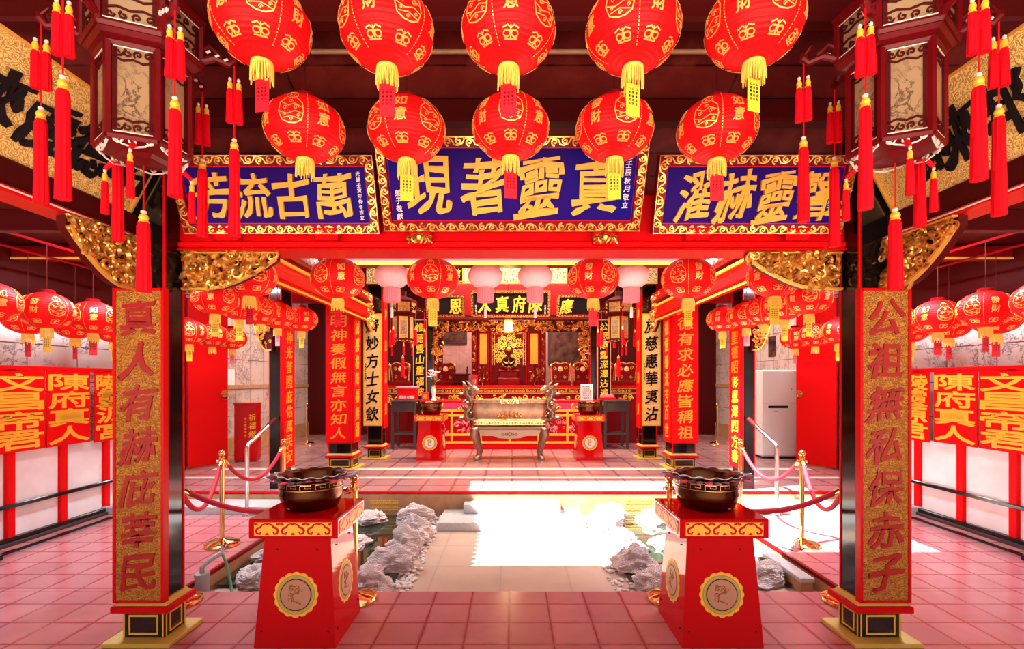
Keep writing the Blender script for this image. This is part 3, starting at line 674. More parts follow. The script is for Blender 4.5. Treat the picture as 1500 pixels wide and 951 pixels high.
for s in (-1, 1):
    g = 'aisle lanterns ' + SIDE[s]
    for i in range(5): jobs.append(('aisle lantern of the row by the court, %s from the porch, %s' % (ORD[i], SHORT[s]), (s * (2.9 if i < 4 else 2.77), 4.9 + .435 * i - (.04 if i == 4 else 0), 2.41), rl.uniform(0, 6), ('yellow', 'yellow', None, 'pink', 'yellow')[i], g, 2.84, .96))
    for i in range(8): jobs.append(('aisle lantern of the middle row, %s from the entrance, %s' % (ORD[i], SHORT[s]), (s * 4.2, (4.03 if s < 0 else 3.95) + .5 * i, 2.235), rl.uniform(0, 6), ('red', 'yellow' if s < 0 else 'red', 'red', 'yellow', 'pink', 'yellow', None, 'pink')[i], g, 2.84, .96))
    for i in range(4): jobs.append(('aisle lantern of the row by the wall, %s from the entrance, %s' % (ORD[i], SHORT[s]), (s * 4.65, 4.82 + .52 * i, 2.21), rl.uniform(0, 6), ('red', 'red', 'yellow', 'yellow')[i], g, 2.84, .96))
# copies are made from the bare prototype; the prototype itself takes the last job
for jb in jobs[1:]:
    first[0] = False; lantern(*jb)
first[0] = True; lantern(*jobs[0])
# pink lanterns under the hall eave, sunlight put into their pale silk
def pale_proto():
    t = thing('pink_lantern', 'x', 'lantern', (0, 0, 0), 0, 'sunlit-toned pink lanterns under the hall eave')
    m = MB(); a, b = .225, .175; prof = [(a * math.cos(-1.3 + 2.6 * i / 24), b * math.sin(-1.3 + 2.6 * i / 24)) for i in range(25)]
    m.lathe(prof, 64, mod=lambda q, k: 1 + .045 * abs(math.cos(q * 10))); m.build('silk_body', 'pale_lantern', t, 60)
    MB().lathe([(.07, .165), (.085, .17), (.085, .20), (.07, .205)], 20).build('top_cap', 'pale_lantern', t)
    m = MB(); m.lathe([(.10, -.165), (.11, -.17), (.11, -.35), (.10, -.352)], 48, mod=lambda q, k: 1 + .03 * math.cos(q * 24)); m.build('silk_skirt', 'tag_pink', t)
    m = MB(); m.tube([(0, 0, -.35), (0, 0, -.42)], .004, 6); m.lathe([(.012, -.42), (.018, -.43), (.02, -.56), (.001, -.565)], 12); m.build('tassel', 'offwhite', t)
    m = MB(); m.tube([(0, 0, .2), (0, 0, .28)], .004, 6); m.tube([(-.05, 0, .2), (0, 0, .27), (.05, 0, .2)], .004, 6); m.build('wire_hook', 'maroon', t)
    return t
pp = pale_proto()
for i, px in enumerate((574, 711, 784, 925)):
    lb = 'sunlit-toned pink lantern with a skirt, %s from the red cabinet side' % ORD[i]; loc = (X(px, 6.75), 6.75, 3.01)
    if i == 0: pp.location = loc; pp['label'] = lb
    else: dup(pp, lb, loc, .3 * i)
    
# ------------------------------------------------------------------ carved hexagonal palace lanterns with tassels
def tassel_mesh(m, x, y, z, L, r=.022):
    """bead, gilt knot and silk skirt hanging below z: slot 0 silk, 1 gold, 2 pale bead"""
    m.lathe([(.001, 0), (r * .5, -.006), (r * .5, -.014), (.001, -.02)], 8, (x, y, z), mi=2)
    m.lathe([(.001, -.018), (r * .6, -.022), (r * .85, -.035), (r * .7, -.045), (r * .9, -.055), (.001, -.06)], 10, (x, y, z), mi=1)
    m.lathe([(r * .7, -.055), (r, -.075), (r * 1.08, -L * .6), (r * 1.15, -L), (.001, -L)], 20, (x, y, z), mod=lambda a, k: 1 + .12 * math.cos(a * 9 + k), mi=0)
TM = ('tassel', 'gold_paint', 'offwhite')
def palace_lantern(label, loc, rz, top, group, sc_=1.0, main='lantern_wood', edge='offwhite', big=True):
    t = thing('palace_lantern', label, 'lantern', loc, rz, group); t.scale = (sc_,) * 3
    hx = lambda r, z, k, o=0: V((r * math.cos(PI / 3 * k + o), r * math.sin(PI / 3 * k + o), z))
    def tier(nm, r, z0, z1, pw, pic=True):
        fr_ = MB(); pc = []; sc2 = MB(); ln = MB()
        for k in range(6):
            a, b = hx(r, 0, k), hx(r, 0, k + 1); R = (b - a).normalized(); L = (b - a).length; N = V(((a + b) / 2).to_tuple()).normalized(); 
            fr_.tube([(a.x, a.y, z0), (a.x, a.y, z1)], pw, 6)
            for z in (z0, z1): fr_.tube([(a.x, a.y, z), (b.x, b.y, z)], pw * .9, 6)
            for q, z in ((1, z0 + pw), (1, z1 - pw)): ln.tube([a * 1.03 + V((0, 0, z)) + R * .02, b * 1.03 + V((0, 0, z)) - R * .02], .0028, 5)
            c = (a + b) / 2 * .97; fr = (c + V((0, 0, (z0 + z1) / 2)), R, V((0, 0, 1)))
            if fr[1].cross(fr[2]).dot(N) < 0: fr = (fr[0], -R, V((0, 0, 1)))
            hw, hh = L / 2 - pw, (z1 - z0) / 2 - pw; p = MB(); p.flat([(-hw, -hh), (hw, -hh), (hw, hh), (-hw, hh)], [[0, 1, 2, 3]], fr, .004); pc.append(p)
            for sg in (-1, 1):
                for j in range(4): sc2.ribbon(spiral(-hw + (j + .5) * hw / 2, sg * (hh - .022), .017, 1.1, j * 2.0, 1 if j % 2 else -1, 8), .007, fr, .010)
                sc2.ribbon([(sg * hw * .92, -hh), (sg * hw * .92, hh)], .016, fr, .010); sc2.ribbon([(-hw, sg * (hh - .042)), (-hw * .5, sg * (hh - .055)), (0, sg * (hh - .045)), (hw * .5, sg * (hh - .055)), (hw, sg * (hh - .042))], .008, fr, .010)
        f = fr_.build('frame', main, t)
        ln.build('bright_edge', edge, f); sc2.build('fretwork', 'maroon' if big else 'gold', f)
        for p in pc: p.build('painted_panel', 'lantern_picture', f)
    tier('body', .17, -.19, .19, .017); tier('crown', .215, .24, .42, .018)
    m = MB(); m.lathe([(.17, -.19), (.18, -.20), (.16, -.208), (.10, -.22), (.085, -.235), (.04, -.245), (.001, -.246)], 6); m.build('lower_moulding', main, t, 20); MB().lathe([(.15, .19), (.2, .21), (.23, .24)], 6, cap=False).build('collar_moulding', main, t, 20); MB().lathe([(.23, .42), (.24, .44), (.12, .5), (.06, .52), (.06, .6), (.001, .61)], 6).build('cap', main, t, 20)
    m = MB()
    for k in range(6):
        a, b = hx(.165, 0, k), hx(.165, 0, k + 1); R = (b - a).normalized(); c = (a + b) / 2 * 1.0; N = c.normalized(); fr = (c + V((0, 0, -.200)), R, V((0, 0, 1)))
        if R.cross(V((0, 0, 1))).dot(N) < 0: fr = (fr[0], -R, fr[2])
        for j in range(3): m.ribbon(spiral(-.055 + .055 * j, .0 - .006 * (j == 1), .02, 1.2, j, 1 if j % 2 else -1, 9), .0055, fr, .008)
        m.ribbon([(-.08, .01), (-.04, -.02), (0, -.03), (.04, -.02), (.08, .01)], .0055, fr, .006)
    m.build('carved_skirt', edge if big else 'gold', t)
    for k in range(6):
        d = hx(1, 0, k, PI / 6 * 0); e = d * .35; arm = MB()
        arm.tube([d * .21 + V((0, 0, .26)), d * .27 + V((0, 0, .29)), d * .33 + V((0, 0, .275)), e + V((0, 0, .30)), d * .36 + V((0, 0, .325))], [.016, .017, .015, .02, .006], 8)
        sdv = d.cross(V((0, 0, 1)))
        for q in (-1, 1): arm.tube([e + sdv * .008 * q + V((0, 0, .31)), e - d * .03 + sdv * .014 * q + V((0, 0, .345))], [.006, .003], 5)
        arm.tube([d * .2 + V((0, 0, .30)), d * .25 + V((0, 0, .34)), d * .30 + V((0, 0, .30))], .009, 6)
        a = arm.build('dragon_arm', main, t)
        m = MB()
        for q in range(3): m.tube([d * (.24 + .035 * q) + V((0, 0, .30 - .01 * q)) + sdv * .016, d * (.255 + .035 * q) + V((0, 0, .31 - .01 * q)) + sdv * .018], .006, 5)
        m.build('gilt_scale', edge, a)
        m = MB(); x, y = e.x, e.y
        m.tube([(x, y, .285), (x, y, .20)], .0035, 5)
        if big:
            for q in (-1, 1): tassel_mesh(m, x + q * .018, y, .22, .21, .0145)
            m.tube([(x, y, .20), (x, y, -.08)], .0032, 5); tassel_mesh(m, x, y, -.06, .46 if k % 2 == 0 else .40, .021)
        else: m.tube([(x, y, .2), (x, y, .0)], .004, 5); tassel_mesh(m, x, y, .0, .3, .022)
        m.build('tassel', TM, t)
    for k in range(0, 6, 2):                                  # swags from the skirt to small tassels
        d = hx(1, 0, k, PI / 6); m = MB(); m.tube([d * .15 + V((0, 0, -.22)), d * .19 + V((0, 0, -.25))], [.012, .008], 6); tassel_mesh(m, d.x * .19, d.y * .19, -.25, .2, .013); m.build('small_tassel', TM, t)
    m = MB(); m.tube([(0, 0, -.245), (0, 0, -.46)], .003, 5); tassel_mesh(m, 0, 0, -.44, .36, .024); m.build('bottom_tassel', TM, t)
    MB().tube([(0, 0, .6), (0, 0, top / sc_)], .006, 6).build('chain', 'maroon', t)
    return t
PLG = 'carved palace lanterns under the porch roof'
palace_lantern('large carved red palace lantern with tassels before the gold plaque ' + SIDE[-1], (-1.615, 2.2, 2.79), .40, roof_z(2.2) - 2.79 - .02, PLG)
palace_lantern('large carved red palace lantern with tassels before the gold plaque ' + SIDE[1], (1.68, 2.2, 2.80), -.40, roof_z(2.2) - 2.80 - .02, PLG)
palace_lantern('small dark palace lantern hanging over the red donation box', (X(590, 9.7), 9.7, 2.62), .3, 1.75, 'small palace lanterns in the hall', 1.18, 'maroon', 'gold_paint', False)
palace_lantern('small dark palace lantern hanging over the table with the white notice', (X(906, 9.7), 9.7, 2.62), .5, 1.75, 'small palace lanterns in the hall', 1.18, 'maroon', 'gold_paint', False)

# ------------------------------------------------------------------ red pedestals with bronze bowls
def medallion(m, fr, r):
    """scalloped gold rim, olive ring, dark line, tan disc with a raised creature: slots 0 gold 1 olive 2 maroon 3 tan 4 pale"""
    n = 96; pts = [(r * (.93 + .07 * abs(math.cos(8 * 2 * PI * i / n))) * math.cos(2 * PI * i / n), r * (.93 + .07 * abs(math.cos(8 * 2 * PI * i / n))) * math.sin(2 * PI * i / n)) for i in range(n)]
    m.flat(pts, [list(range(n))], fr, .003, 0)
    for k, (q, h) in enumerate(((.86, .0045), (.70, .0055), (.66, .0065))): m.flat(circle(0, 0, r * q, n=40), [list(range(40))], fr, h, k + 1)
    m.ribbon(circle(0, 0, r * .78, n=40), r * .02, fr, .0055, 0, closed=True)
    rg = random.Random(5)
    for k in range(6): m.ribbon([(u * .9, v) for u, v in spiral(r * rg.uniform(-.3, .3), r * rg.uniform(-.4, .4), r * rg.uniform(.1, .2), 1.1, rg.uniform(0, 6), rg.choice((-1, 1)), 10)], r * .035, fr, .0095, 4)
    m.ribbon([(-.25 * r, .35 * r), (.1 * r, .4 * r), (.2 * r, .15 * r), (-.15 * r, 0), (-.1 * r, -.25 * r), (.25 * r, -.4 * r)], r * .06, fr, .0095, 4)
MEDM = ('gold_paint', 'olive', 'maroon', 'tan', 'board_gold')
def cloud_panel(m, fr, w_, h_, n=3):
    """gold plate (slot 0) with red cloud curls (slot 1)"""
    m.flat([(-w_ / 2, -h_ / 2), (w_ / 2, -h_ / 2), (w_ / 2, h_ / 2), (-w_ / 2, h_ / 2)], [[0, 1, 2, 3]], fr, .003, 0)
    c = w_ / n; q = h_ / .075
    for i in range(n):
        u = -w_ / 2 + (i + .5) * c
        for s in (-1, 1):
            m.ribbon([(u + s * a * q, b * q) for a, b in ((.012, .03), (.026, .026), (.036, .012), (.052, .006), (.062, -.008), (.056, -.024), (.040, -.026), (.034, -.014))], [.006 * q, .009 * q, .012 * q, .013 * q, .013 * q, .012 * q, .011 * q, .008 * q], fr, .0045, 1)
            m.ribbon([(u + s * a * q, b * q) for a, b in ((.070, .034), (.060, .026), (.052, .03))], .012 * q, fr, .0045, 1)
        m.flat([(u + a * q, b * q) for a, b in ((-.012, -.032), (.012, -.032), (.004, -.02), (-.004, -.02))], [[0, 1, 2, 3]], fr, .0045, 1)
        m.flat([(u + a * q, b * q) for a, b in ((-.018, .034), (.018, .034), (.004, .022), (-.004, .022))], [[0, 1, 2, 3]], fr, .0045, 1)
def pedestal(label, loc, group, rz=0, H=.776):
    t = thing('offering_pedestal', label, 'pedestal', loc, rz, group); a, b = .2, .245
    m = MB(); m.frustum(-b, b, -b, b, 0, -a, a, -a, a, H - .115); m.build('tapered_body', 'pedestal_red', t, 20)
    m = MB(); m.box(-.265, .265, -.265, .265, H - .115, H, b=.004); m.box(-.262, .262, -.262, .262, H, H + .003, b=.001); sl = m.build('slab_top', 'pedestal_red', t)
    dirs = ((V((1, 0, 0)), V((0, -1, 0)), 'front'), (V((0, 1, 0)), V((1, 0, 0)), 'side'), (V((-1, 0, 0)), V((0, 1, 0)), 'back'), (V((0, -1, 0)), V((-1, 0, 0)), 'side'))
    for R, N, nm in dirs:
        m = MB(); cloud_panel(m, (N * .265 + V((0, 0, H - .0575)), R, V((0, 0, 1))), .46, .08); m.build('cloud_panel', ('gold_paint', 'red'), sl)
        hm = .312; off = b + (a - b) * hm / (H - .115); U = (V((0, 0, 1)) - N * ((b - a) / (H - .115))).normalized()
        m = MB(); medallion(m, (N * off + V((0, 0, hm)), R, U), .135); m.build('medallion', MEDM if H < .8 else MEDM[:3] + ('offwhite',) + MEDM[4:], t)
        m = MB()
        for u, v in ((-.15, .58), (.15, .58), (-.2, .1), (.2, .1)):
            oo = b + (a - b) * v / (H - .115); c = N * (oo + .003) + V((0, 0, v)) + R * u * (.8 if v > .3 else 1); m.lathe([(.001, -.004), (.006, -.003), (.006, .003), (.001, .004)], 8, tuple(c))
        m.build('screw_head', 'maroon', t)
    return t
def meander(m, r, z, n, h_, rough=1):
    """Greek key band round a bowl"""
    st = 2 * PI * r / n
    def wp(u, v, t): a = u / r; q = r + t; return V((q * math.cos(a), q * math.sin(a), z + v))
    for i in range(n):
        u = i * st; pts = [(-.42, -.5), (-.42, .5), (.30, .5), (.30, -.12), (-.08, -.12), (-.08, .16)]
        m.ribbon([(u + a * st, b * h_) for a, b in pts], h_ * .14, frame((0, 0, 0)), .0025, 0, wp)
    for q in (-.75, .75): m.ribbon([(2 * PI * r * i / 48, q * h_) for i in range(49)], h_ * .12, frame((0, 0, 0)), .002, 0, wp)
def bowl(label, loc, group, r=.205, h_=.2, foil=True):
    t = thing('bronze_bowl', label, 'bowl', loc, 0, group); k = r / .205; z = h_ / .2
    prof = [(.001, 0), (.150, 0), (.168, .012), (.186, .05), (.197, .09), (.192, .115), (.196, .13), (.198, .165), (.210, .178), (.216, .195), (.206, .2), (.190, .19), (.178, .15), (.17, .1), (.12, .07), (.001, .065)]
    MB().lathe([(a * k, b * z) for a, b in prof], 48, cap=False).build('vessel', 'bronze', t, 40)
    m = MB(); meander(m, .1985 * k, .148 * z, 14, .026 * z); m.build('key_pattern', 'bronze_light', t)
    MB().lathe([(.001, .066 * z), (.165 * k, .1 * z), (.16 * k, .12 * z), (.001, .125 * z)], 32).build('ash', 'grey_stone', t)
    if foil:
        m = MB(); q = [2 * PI * i / 112 for i in range(113)]; wav = lambda a: 1 + .035 * math.cos(14 * a)
        m.ribbon([(a, 0) for a in q], .034, frame((0, 0, 0)), .003, 0, lambda u, v, h: V(((.207 * wav(u) + v * .35 * 1 + h) * math.cos(u), (.207 * wav(u) + v * .35 + h) * math.sin(u), .207 + v * .8 + .005 * math.sin(14 * u))))
        m.tube([((.214 * wav(a)) * math.cos(a), (.214 * wav(a)) * math.sin(a), .221 + .005 * math.sin(14 * a)) for a in q], .0028, 6, 4, cap=False)
        rg = random.Random(3); n = 30
        for i in range(n):
            a = 2 * PI * i / n; L = .04 + .03 * rg.random(); c = V((.205 * math.cos(a), .205 * math.sin(a), .197)); d = V((math.cos(a), math.sin(a), rg.uniform(-.15, .25)))
            leaf(m, c, d, (0, 0, 1), L + .01, .026, .006, 0 if i % 3 else 2)
        for a, L in ((.1, .11), (-.15, .10), (-.35, .08), (.3, .085), (PI - .1, .095), (PI + .2, .08), (PI + .4, .06)):
            c = V((.2 * math.cos(a), .2 * math.sin(a), .195)); leaf(m, c, (math.cos(a), math.sin(a), .12), (0, 0, 1), L, .022, .006, 1)
            leaf(m, c + V((0, 0, .005)), (math.cos(a + .12), math.sin(a + .12), -.1), (0, 0, 1), L * .8, .02, .006, 3)
        m.build('paper_petal_rim', ('foil_dark', 'foil_blue', 'pink', 'tag_red', 'offwhite'), t)
        m = MB(); m.lathe([(.018, .10), (.022, .12), (.021, .14), (.001, .138)], 14, (0, .02, 0)); c = m.build('candle', 'offwhite', t)
        MB().lathe([(.001, .138), (.005, .145), (.004, .157), (.001, .166)], 10, (0, .02, 0)).build('flame', 'lamp_glow', c)
    return t
PGn = 'pair of red pedestals before the court'
for s, cx in ((-1, -1.30), (1, 1.262)):
    pedestal('tapered red pedestal in front of the court ' + SIDE[s], (cx, 3.245, 0), PGn)
    bowl('dark bronze bowl with paper petals on the front pedestal ' + SIDE[s], (cx + .01 * s, 3.28, .779), 'pair of bowls on the front pedestals', .205, .215)
for s, cx in ((-1, X(632, 9.15)), (1, X(861.5, 9.15))):
    pedestal('red pedestal beside the brass burner ' + SIDE[s], (cx, 9.17, PZ), 'pair of red pedestals beside the burner', 0, .81)
    bowl('bronze bowl on the pedestal beside the burner ' + SIDE[s], (cx, 9.17, PZ + .813), 'pair of bowls beside the burner', .19, .22, False)

# ------------------------------------------------------------------ brass rope stanchions, ropes, handrails
def stanchion_proto():
    t = thing('rope_stanchion', 'x', 'stanchion', (0, 0, 0), 0, 'brass rope stanchions')
    MB().lathe([(.001, 0), (.155, 0), (.16, .012), (.155, .028), (.12, .045), (.05, .055), (.026, .07), (.001, .07)], 36).build('base', 'brass', t)
    MB().lathe([(.022, .06), (.022, .84), (.001, .84)], 20).build('post', 'brass', t)
    m = MB(); m.lathe([(.024, .80), (.034, .805), (.034, .83), (.024, .835), (.018, .845), (.030, .855), (.014, .865)] + [(.033 * math.cos(q), .895 + .033 * math.sin(q)) for q in [-1.1 + 2.67 * i / 12 for i in range(13)]], 24); m.build('finial', 'brass', t)
    m = MB()
    for k in range(4): m.tube([(.03 * math.cos(k * PI / 2), .03 * math.sin(k * PI / 2), .82), (.048 * math.cos(k * PI / 2), .048 * math.sin(k * PI / 2), .825), (.048 * math.cos(k * PI / 2), .048 * math.sin(k * PI / 2), .80)], .004, 6)
    m.build('hook', 'brass', t); return t
ST = stanchion_proto(); fs_ = [True]
def stanchion(label, x, y, z=0):
    if fs_[0]: ST.location = (x, y, z); ST['label'] = label; fs_[0] = False
    else: dup(ST, label, (x, y, z))
    return V((x, y, z + .81))
def rope(label, a, b, sag, m_='rope'):
    t = thing('velvet_rope', label, 'rope', a, 0, 'ropes between the brass stanchions'); d = (b - a); h = d.copy(); h.z = 0; h.normalize(); a0 = h * .045; n = 20
    pts = [a0 + (d - h * .09) * (i / n) + V((0, 0, -sag * 4 * (i / n) * (1 - i / n))) for i in range(n + 1)]
    MB().tube(pts, .019, 10).build('rope_body', m_, t)
    for p, q in ((pts[0], pts[1]), (pts[-1], pts[-2])): MB().tube([p, p + (q - p).normalized() * .05], .022, 12).build('end_cap', 'brass', t)
    return t
for s in (-1, 1):
    sd = SIDE[s]
    p1 = stanchion('brass stanchion at the corner of the court ' + sd, s * 2.82, 4.88)
    p2 = stanchion('brass stanchion farther back by the grey step ' + sd, s * (2.66), 5.85)
    p3 = stanchion('brass stanchion half hidden behind the porch pillar ' + sd, s * 2.41, 3.62)
    p4 = stanchion('brass stanchion behind the front red pedestal ' + sd, s * 1.15, 3.66)
    rope('red velvet rope behind the front pedestal ' + sd, p3, p4, .16)
    rope('red velvet rope from the porch pillar to the court corner ' + sd, p3, p1, .28)
    rope('red velvet rope along the court edge ' + sd, p1, p2, .26)
    stanchion('brass stanchion deep inside the hall ' + sd, s * 4.62, 11.3, PZ)
    t = thing('handrail', 'brushed steel handrail at the hall step ' + sd, 'handrail', (s * 3.14, 5.95, 0), 0, 'steel handrails')
    MB().tube([(0, 0, 0), (0, 0, .80), (0, .02, .84), (s * -.02, .09, .88), (s * -.05, .40, 1.03)], .024, 14).build('rail_tube', 'chrome', t)
    MB().lathe([(.001, 0), (.06, 0), (.06, .008), (.03, .014), (.001, .015)], 20).build('foot_flange', 'chrome', t)
    MB().tube([(s * -.05, .40, 1.03), (s * -.07, .56, 1.105)], .028, 12).build('rubber_grip', 'maroon', t)

# ------------------------------------------------------------------ banner stands along the side walls
def banner(label, rows, s, y0, y1, z0, z1):
    yc = (y0 + y1) / 2; R = V((0, -s, 0)); t = thing('red_banner', label, 'banner', (s * 4.86, yc, z0), 0, 'red banners on the stands'); w_ = y1 - y0; H = z1 - z0
    MB().box(-.008 if s < 0 else -.006, .006 if s < 0 else .008, -w_ / 2, w_ / 2, 0, H, b=.003).build('cloth', 'bright_red', t)
    fr = (V((-s * .007, 0, 0)), R, V((0, 0, 1))); n = len(rows); m = MB(); st = (H - .04) / n
    for i, r in enumerate(rows):
        for j, c in enumerate(r): write(m, c, fr, (j - (len(r) - 1) / 2) * w_ * .92 / len(r), H - .02 - st * (i + .5), w_ * .93 / len(r), st * .92, .003, .05)
    m.build('lettering', 'gold_paint', t)
for s in (-1, 1):
    sd = SIDE[s]; t = thing('banner_stand', 'long red framed stand with white panels along the wall ' + sd, 'stand', (s * 4.9, 5.2, 0), 0, 'banner stands')
    ys = [-1.48, -.9, -.31, .27, .85, 1.43]; ys = [q + .0 for q in ys]
    for q in ys: MB().box(-.025, .025, q - .04, q + .04, .03, 1.72, b=.004).build('post', 'bright_red', t)
    for q0, q1 in zip(ys[:-1], ys[1:]): MB().box(-.006 + s * .02, .006 + s * .02, q0 + .04, q1 - .04, .07, .9, b=.002).build('white_panel', 'panel', t)
    for z, mt in ((.38, 'black'), (.055, 'black')): MB().box(-s * .026 - .018, -s * .026 + .018, -2.2, 1.6, z - .02, z + .02, b=.006).build('cross_rail', mt, t)
    MB().box(-.025, .025, -2.2, 1.5, 1.70, 1.75, b=.004).build('top_rail', 'bright_red', t)
    MB().box(-.07 + s * .0, .07, -2.2, 1.62, .0, .035, b=.004).build('foot_beam', 'dark_wood', t)
    for q in (-.75, 1.4): MB().box(min(0, -s * .36), max(0, -s * .36), q - .03, q + .03, 0.0, .05, b=.005).build('foot', 'black', t)
    MB().box(-s * .30 - .015, -s * .30 + .015, -2.2, 1.62, .018, .045, b=.004).build('front_rail', 'black', t)
    banner('wide red banner with the characters 文昌帝君 ' + sd, ('文', '昌', '帝', '君'), s, 4.66, 5.22, .90, 1.70)
    banner('red banner with the characters 陳府真人 ' + sd, ('陳', '府', '真', '人'), s, 5.24, 5.78, .90, 1.70)
    banner('red banner with small heading beside the porch pillar ' + sd, ('陵厘' if s < 0 else '蹌陵', '靈', '源', '宮' if s < 0 else '君'), s, 5.84, 6.42, .88, 1.70)
# ------------------------------------------------------------------ doors, cabinet, air conditioner
for i, s in ((1, -1), (2, 1)):
    t = thing('door_%d' % i, 'open red door leaf standing off the wall ' + SIDE[s], 'door', (s * 5.2, 8.02, PZ), 0, None, 'structure')
    d = V((-s * .31, .55, 0)).normalized(); n = V((-d.y, d.x, 0)); L = .66; H = 2.75
    t.rotation_euler = (0, 0, math.atan2(d.y, d.x))
    MB().box(0, L, -.02, .02, .02, H, b=.004).build('door_leaf', 'bright_red', t)
    m = MB()
    for q in (-1, 1):
        c = V((L - .07, q * .022, 1.2)); fr = (c, V((-q, 0, 0)) if q > 0 else V((1, 0, 0)), V((0, 0, 1)))
        m.flat(circle(0, 0, .06, n=20), [list(range(20))], fr, .012); m.flat(circle(0, 0, .03, n=16), [list(range(16))], fr, .03); m.ribbon(circle(0, -.05, .045, n=20), .01, fr, .03, closed=True)
    m.build('door_handle', 'brass', t)
t = thing('red_cabinet', 'red metal cabinet with small gold characters by the open door', 'cabinet', (-4.70, 8.95, PZ), .25)
MB().box(-.19, .17, -.16, .16, 0.02, 1.0, b=.006).build('cabinet_body', 'red', t); MB().box(-.20, .18, -.17, .17, 1.0, 1.03, b=.004).build('lid', 'red', t)
m = MB(); fr = frame((.10, -.161, .72))
for i, c in enumerate('祈福燈'): write(m, c, fr, 0, .06 - i * .15, .11, .12, .003, .02, .6)
for i in range(6): write(m, '誠心敬獻平安'[i], fr, -.11, .04 - i * .06, .035, .035, .002, .02)
m.build('lettering', 'gold_paint', t); MB().box(-.18, .16, -.15, .15, 0, .02).build('cabinet_foot', 'black', t)
t = thing('air_conditioner', 'tall white floor standing air conditioner beside the red door', 'air conditioner', (4.88, 9.35, PZ), 0)
MB().box(-.30, .36, -.17, .2, .03, 1.62, b=.02).build('casing', 'white', t); MB().box(-.305, .30, -.185, -.168, .06, 1.0, b=.006).build('lower_panel', 'white', t); MB().box(-.305, .30, -.185, -.168, 1.01, 1.60, b=.006).build('upper_panel', 'white', t)
MB().box(-.2, .16, -.19, -.184, .92, .965, b=.003).build('air_slot', 'black', t); MB().box(-.28, .33, -.15, .18, 0, .03).build('foot', 'black', t)
m = MB(); m.box(-.09, -.02, -.188, -.185, .855, .865, b=.001); m.box(.22, .235, -.188, -.185, 1.26, 1.275, b=.001); m.build('badge', 'dark_wood', t)
for nm, lb, cat, mt, x, y, z, h_ in (('wall_notice', 'small white notice board above the red cabinet', 'notice', 'notice', -5.39, 9.6, 1.5, .32), ('wall_picture', 'small dark picture on the tiled wall above the air conditioner', 'picture', 'picture', 5.39, 10.4, 2.1, .42)):
    tag(MB().box(-.008, .008, -.14, .14, 0, h_, b=.002).build(nm, mt), lb, cat).location = (x, y, z)

# ------------------------------------------------------------------ the sunken court: rocks, ponds, pebbles, pipe, lamp, kerb stone
def rock_mesh(seed):
    bm = bmesh.new(); bmesh.ops.create_icosphere(bm, subdivisions=5, radius=1); o = V((seed * 7.3, seed * 3.1, seed * 1.7))
    for v in bm.verts:
        p = v.co.copy(); r = 1 + .30 * noise.noise(p * 1.3 + o) + .22 * noise.noise(p * 2.9 + o) + .06 * noise.noise(p * 7 + o)
        q = p * r; lay = (q.z + .25 * noise.noise(p * 1.6 + o)) * 4.2; st = lay - math.floor(lay)
        f = 1 + .11 * (st ** 3) - .05; q.x *= f; q.y *= f; q.z = q.z * .9
        if q.z < -.3: q.z = -.3 + (q.z + .3) * .2
        v.co = q
    me = bpy.data.meshes.new('rock'); bm.to_mesh(me); bm.free(); me.polygons.foreach_set('use_smooth', [True] * len(me.polygons)); me.set_sharp_from_angle(angle=.7); me.materials.append(M['rock']); return me
RM = [rock_mesh(k) for k in (1, 2, 3, 4)]
RK = [(.72, 4.20, .30, .24, 'big layered rock at the pond corner beside the paved strip', 0), (1.62, 4.2, .42, .25, 'broad flat rock at the front of the pond behind the pedestal', 1), (2.2, 4.35, .26, .22, 'low rock tucked against the kerb at the front of the pond', 2),
      (1.12, 4.62, .30, .30, 'wavy rock beside the paved strip, second from the front', 3), (1.08, 5.06, .27, .34, 'craggy rock beside the paved strip, halfway along', 0), (1.05, 5.50, .26, .36, 'upright rock beside the paved strip, second from the hall step', 1),
      (1.15, 6.05, .30, .36, 'tall rock at the back of the pond next to the grey steps', 2), (1.72, 6.12, .30, .22, 'middle rock along the back wall of the pond', 3), (2.22, 6.08, .26, .22, 'rock in the back corner of the pond by the kerb', 0),
      (1.72, 5.22, .38, .16, 'low rock ridge dividing the two ponds', 1), (2.26, 5.2, .24, .20, 'small rock at the kerb end of the pond divider', 2), (2.32, 4.8, .2, .18, 'little rock at the kerb beside the front pond', 3)]
for s in (-1, 1):
    for k, (x, y, r, h, lb, mi) in enumerate(RK):
        if k == 0: x = 1.22
        o = bpy.data.objects.new('pond_rock', RM[(mi + (s > 0)) % 4]); C.objects.link(o)
        o.location = (s * x, y, -.14 + h * .18); o.scale = (r * .78, r * .62, h * .6); o.rotation_euler = (0, 0, k * 1.3 + s)
        tag(o, lb + ', ' + SHORT[s], 'rock', 'layered rocks round the ponds')
    m = MB(); pts = [(x * s, y) for x, y in ((1.0, 4.3), (2.5, 4.2), (2.5, 6.38), (1.0, 6.38))]
    m.flat([p for p in pts], [[0, 1, 2, 3]], (V((0, 0, -.112)), V((1, 0, 0)), V((0, 1, 0))), .003)
    tag(m.build('pond_water', 'water'), 'dark still pond water among the rocks ' + SIDE[s], 'water', None, 'stuff')
    m = MB(); rg = random.Random(8 + s)
    for k in range(260):
        if k < 120: x, y = rg.uniform(.86, 1.12), rg.uniform(5.7, 6.38)
        else: x, y = rg.uniform(.84, 1.02), rg.uniform(3.85, 5.8)
        r = rg.uniform(.012, .026); m.lathe([(.001, -r * .6), (r, -r * .2), (r, r * .2), (.001, r * .6)], 6, (s * x, y, -.14 + r * .5 + (.03 * rg.random() if k < 120 else 0)))
    tag(m.build('white_pebbles', 'pebble', None, 80), 'white pebbles along the paved strip ' + SIDE[s], 'pebbles', None, 'stuff')
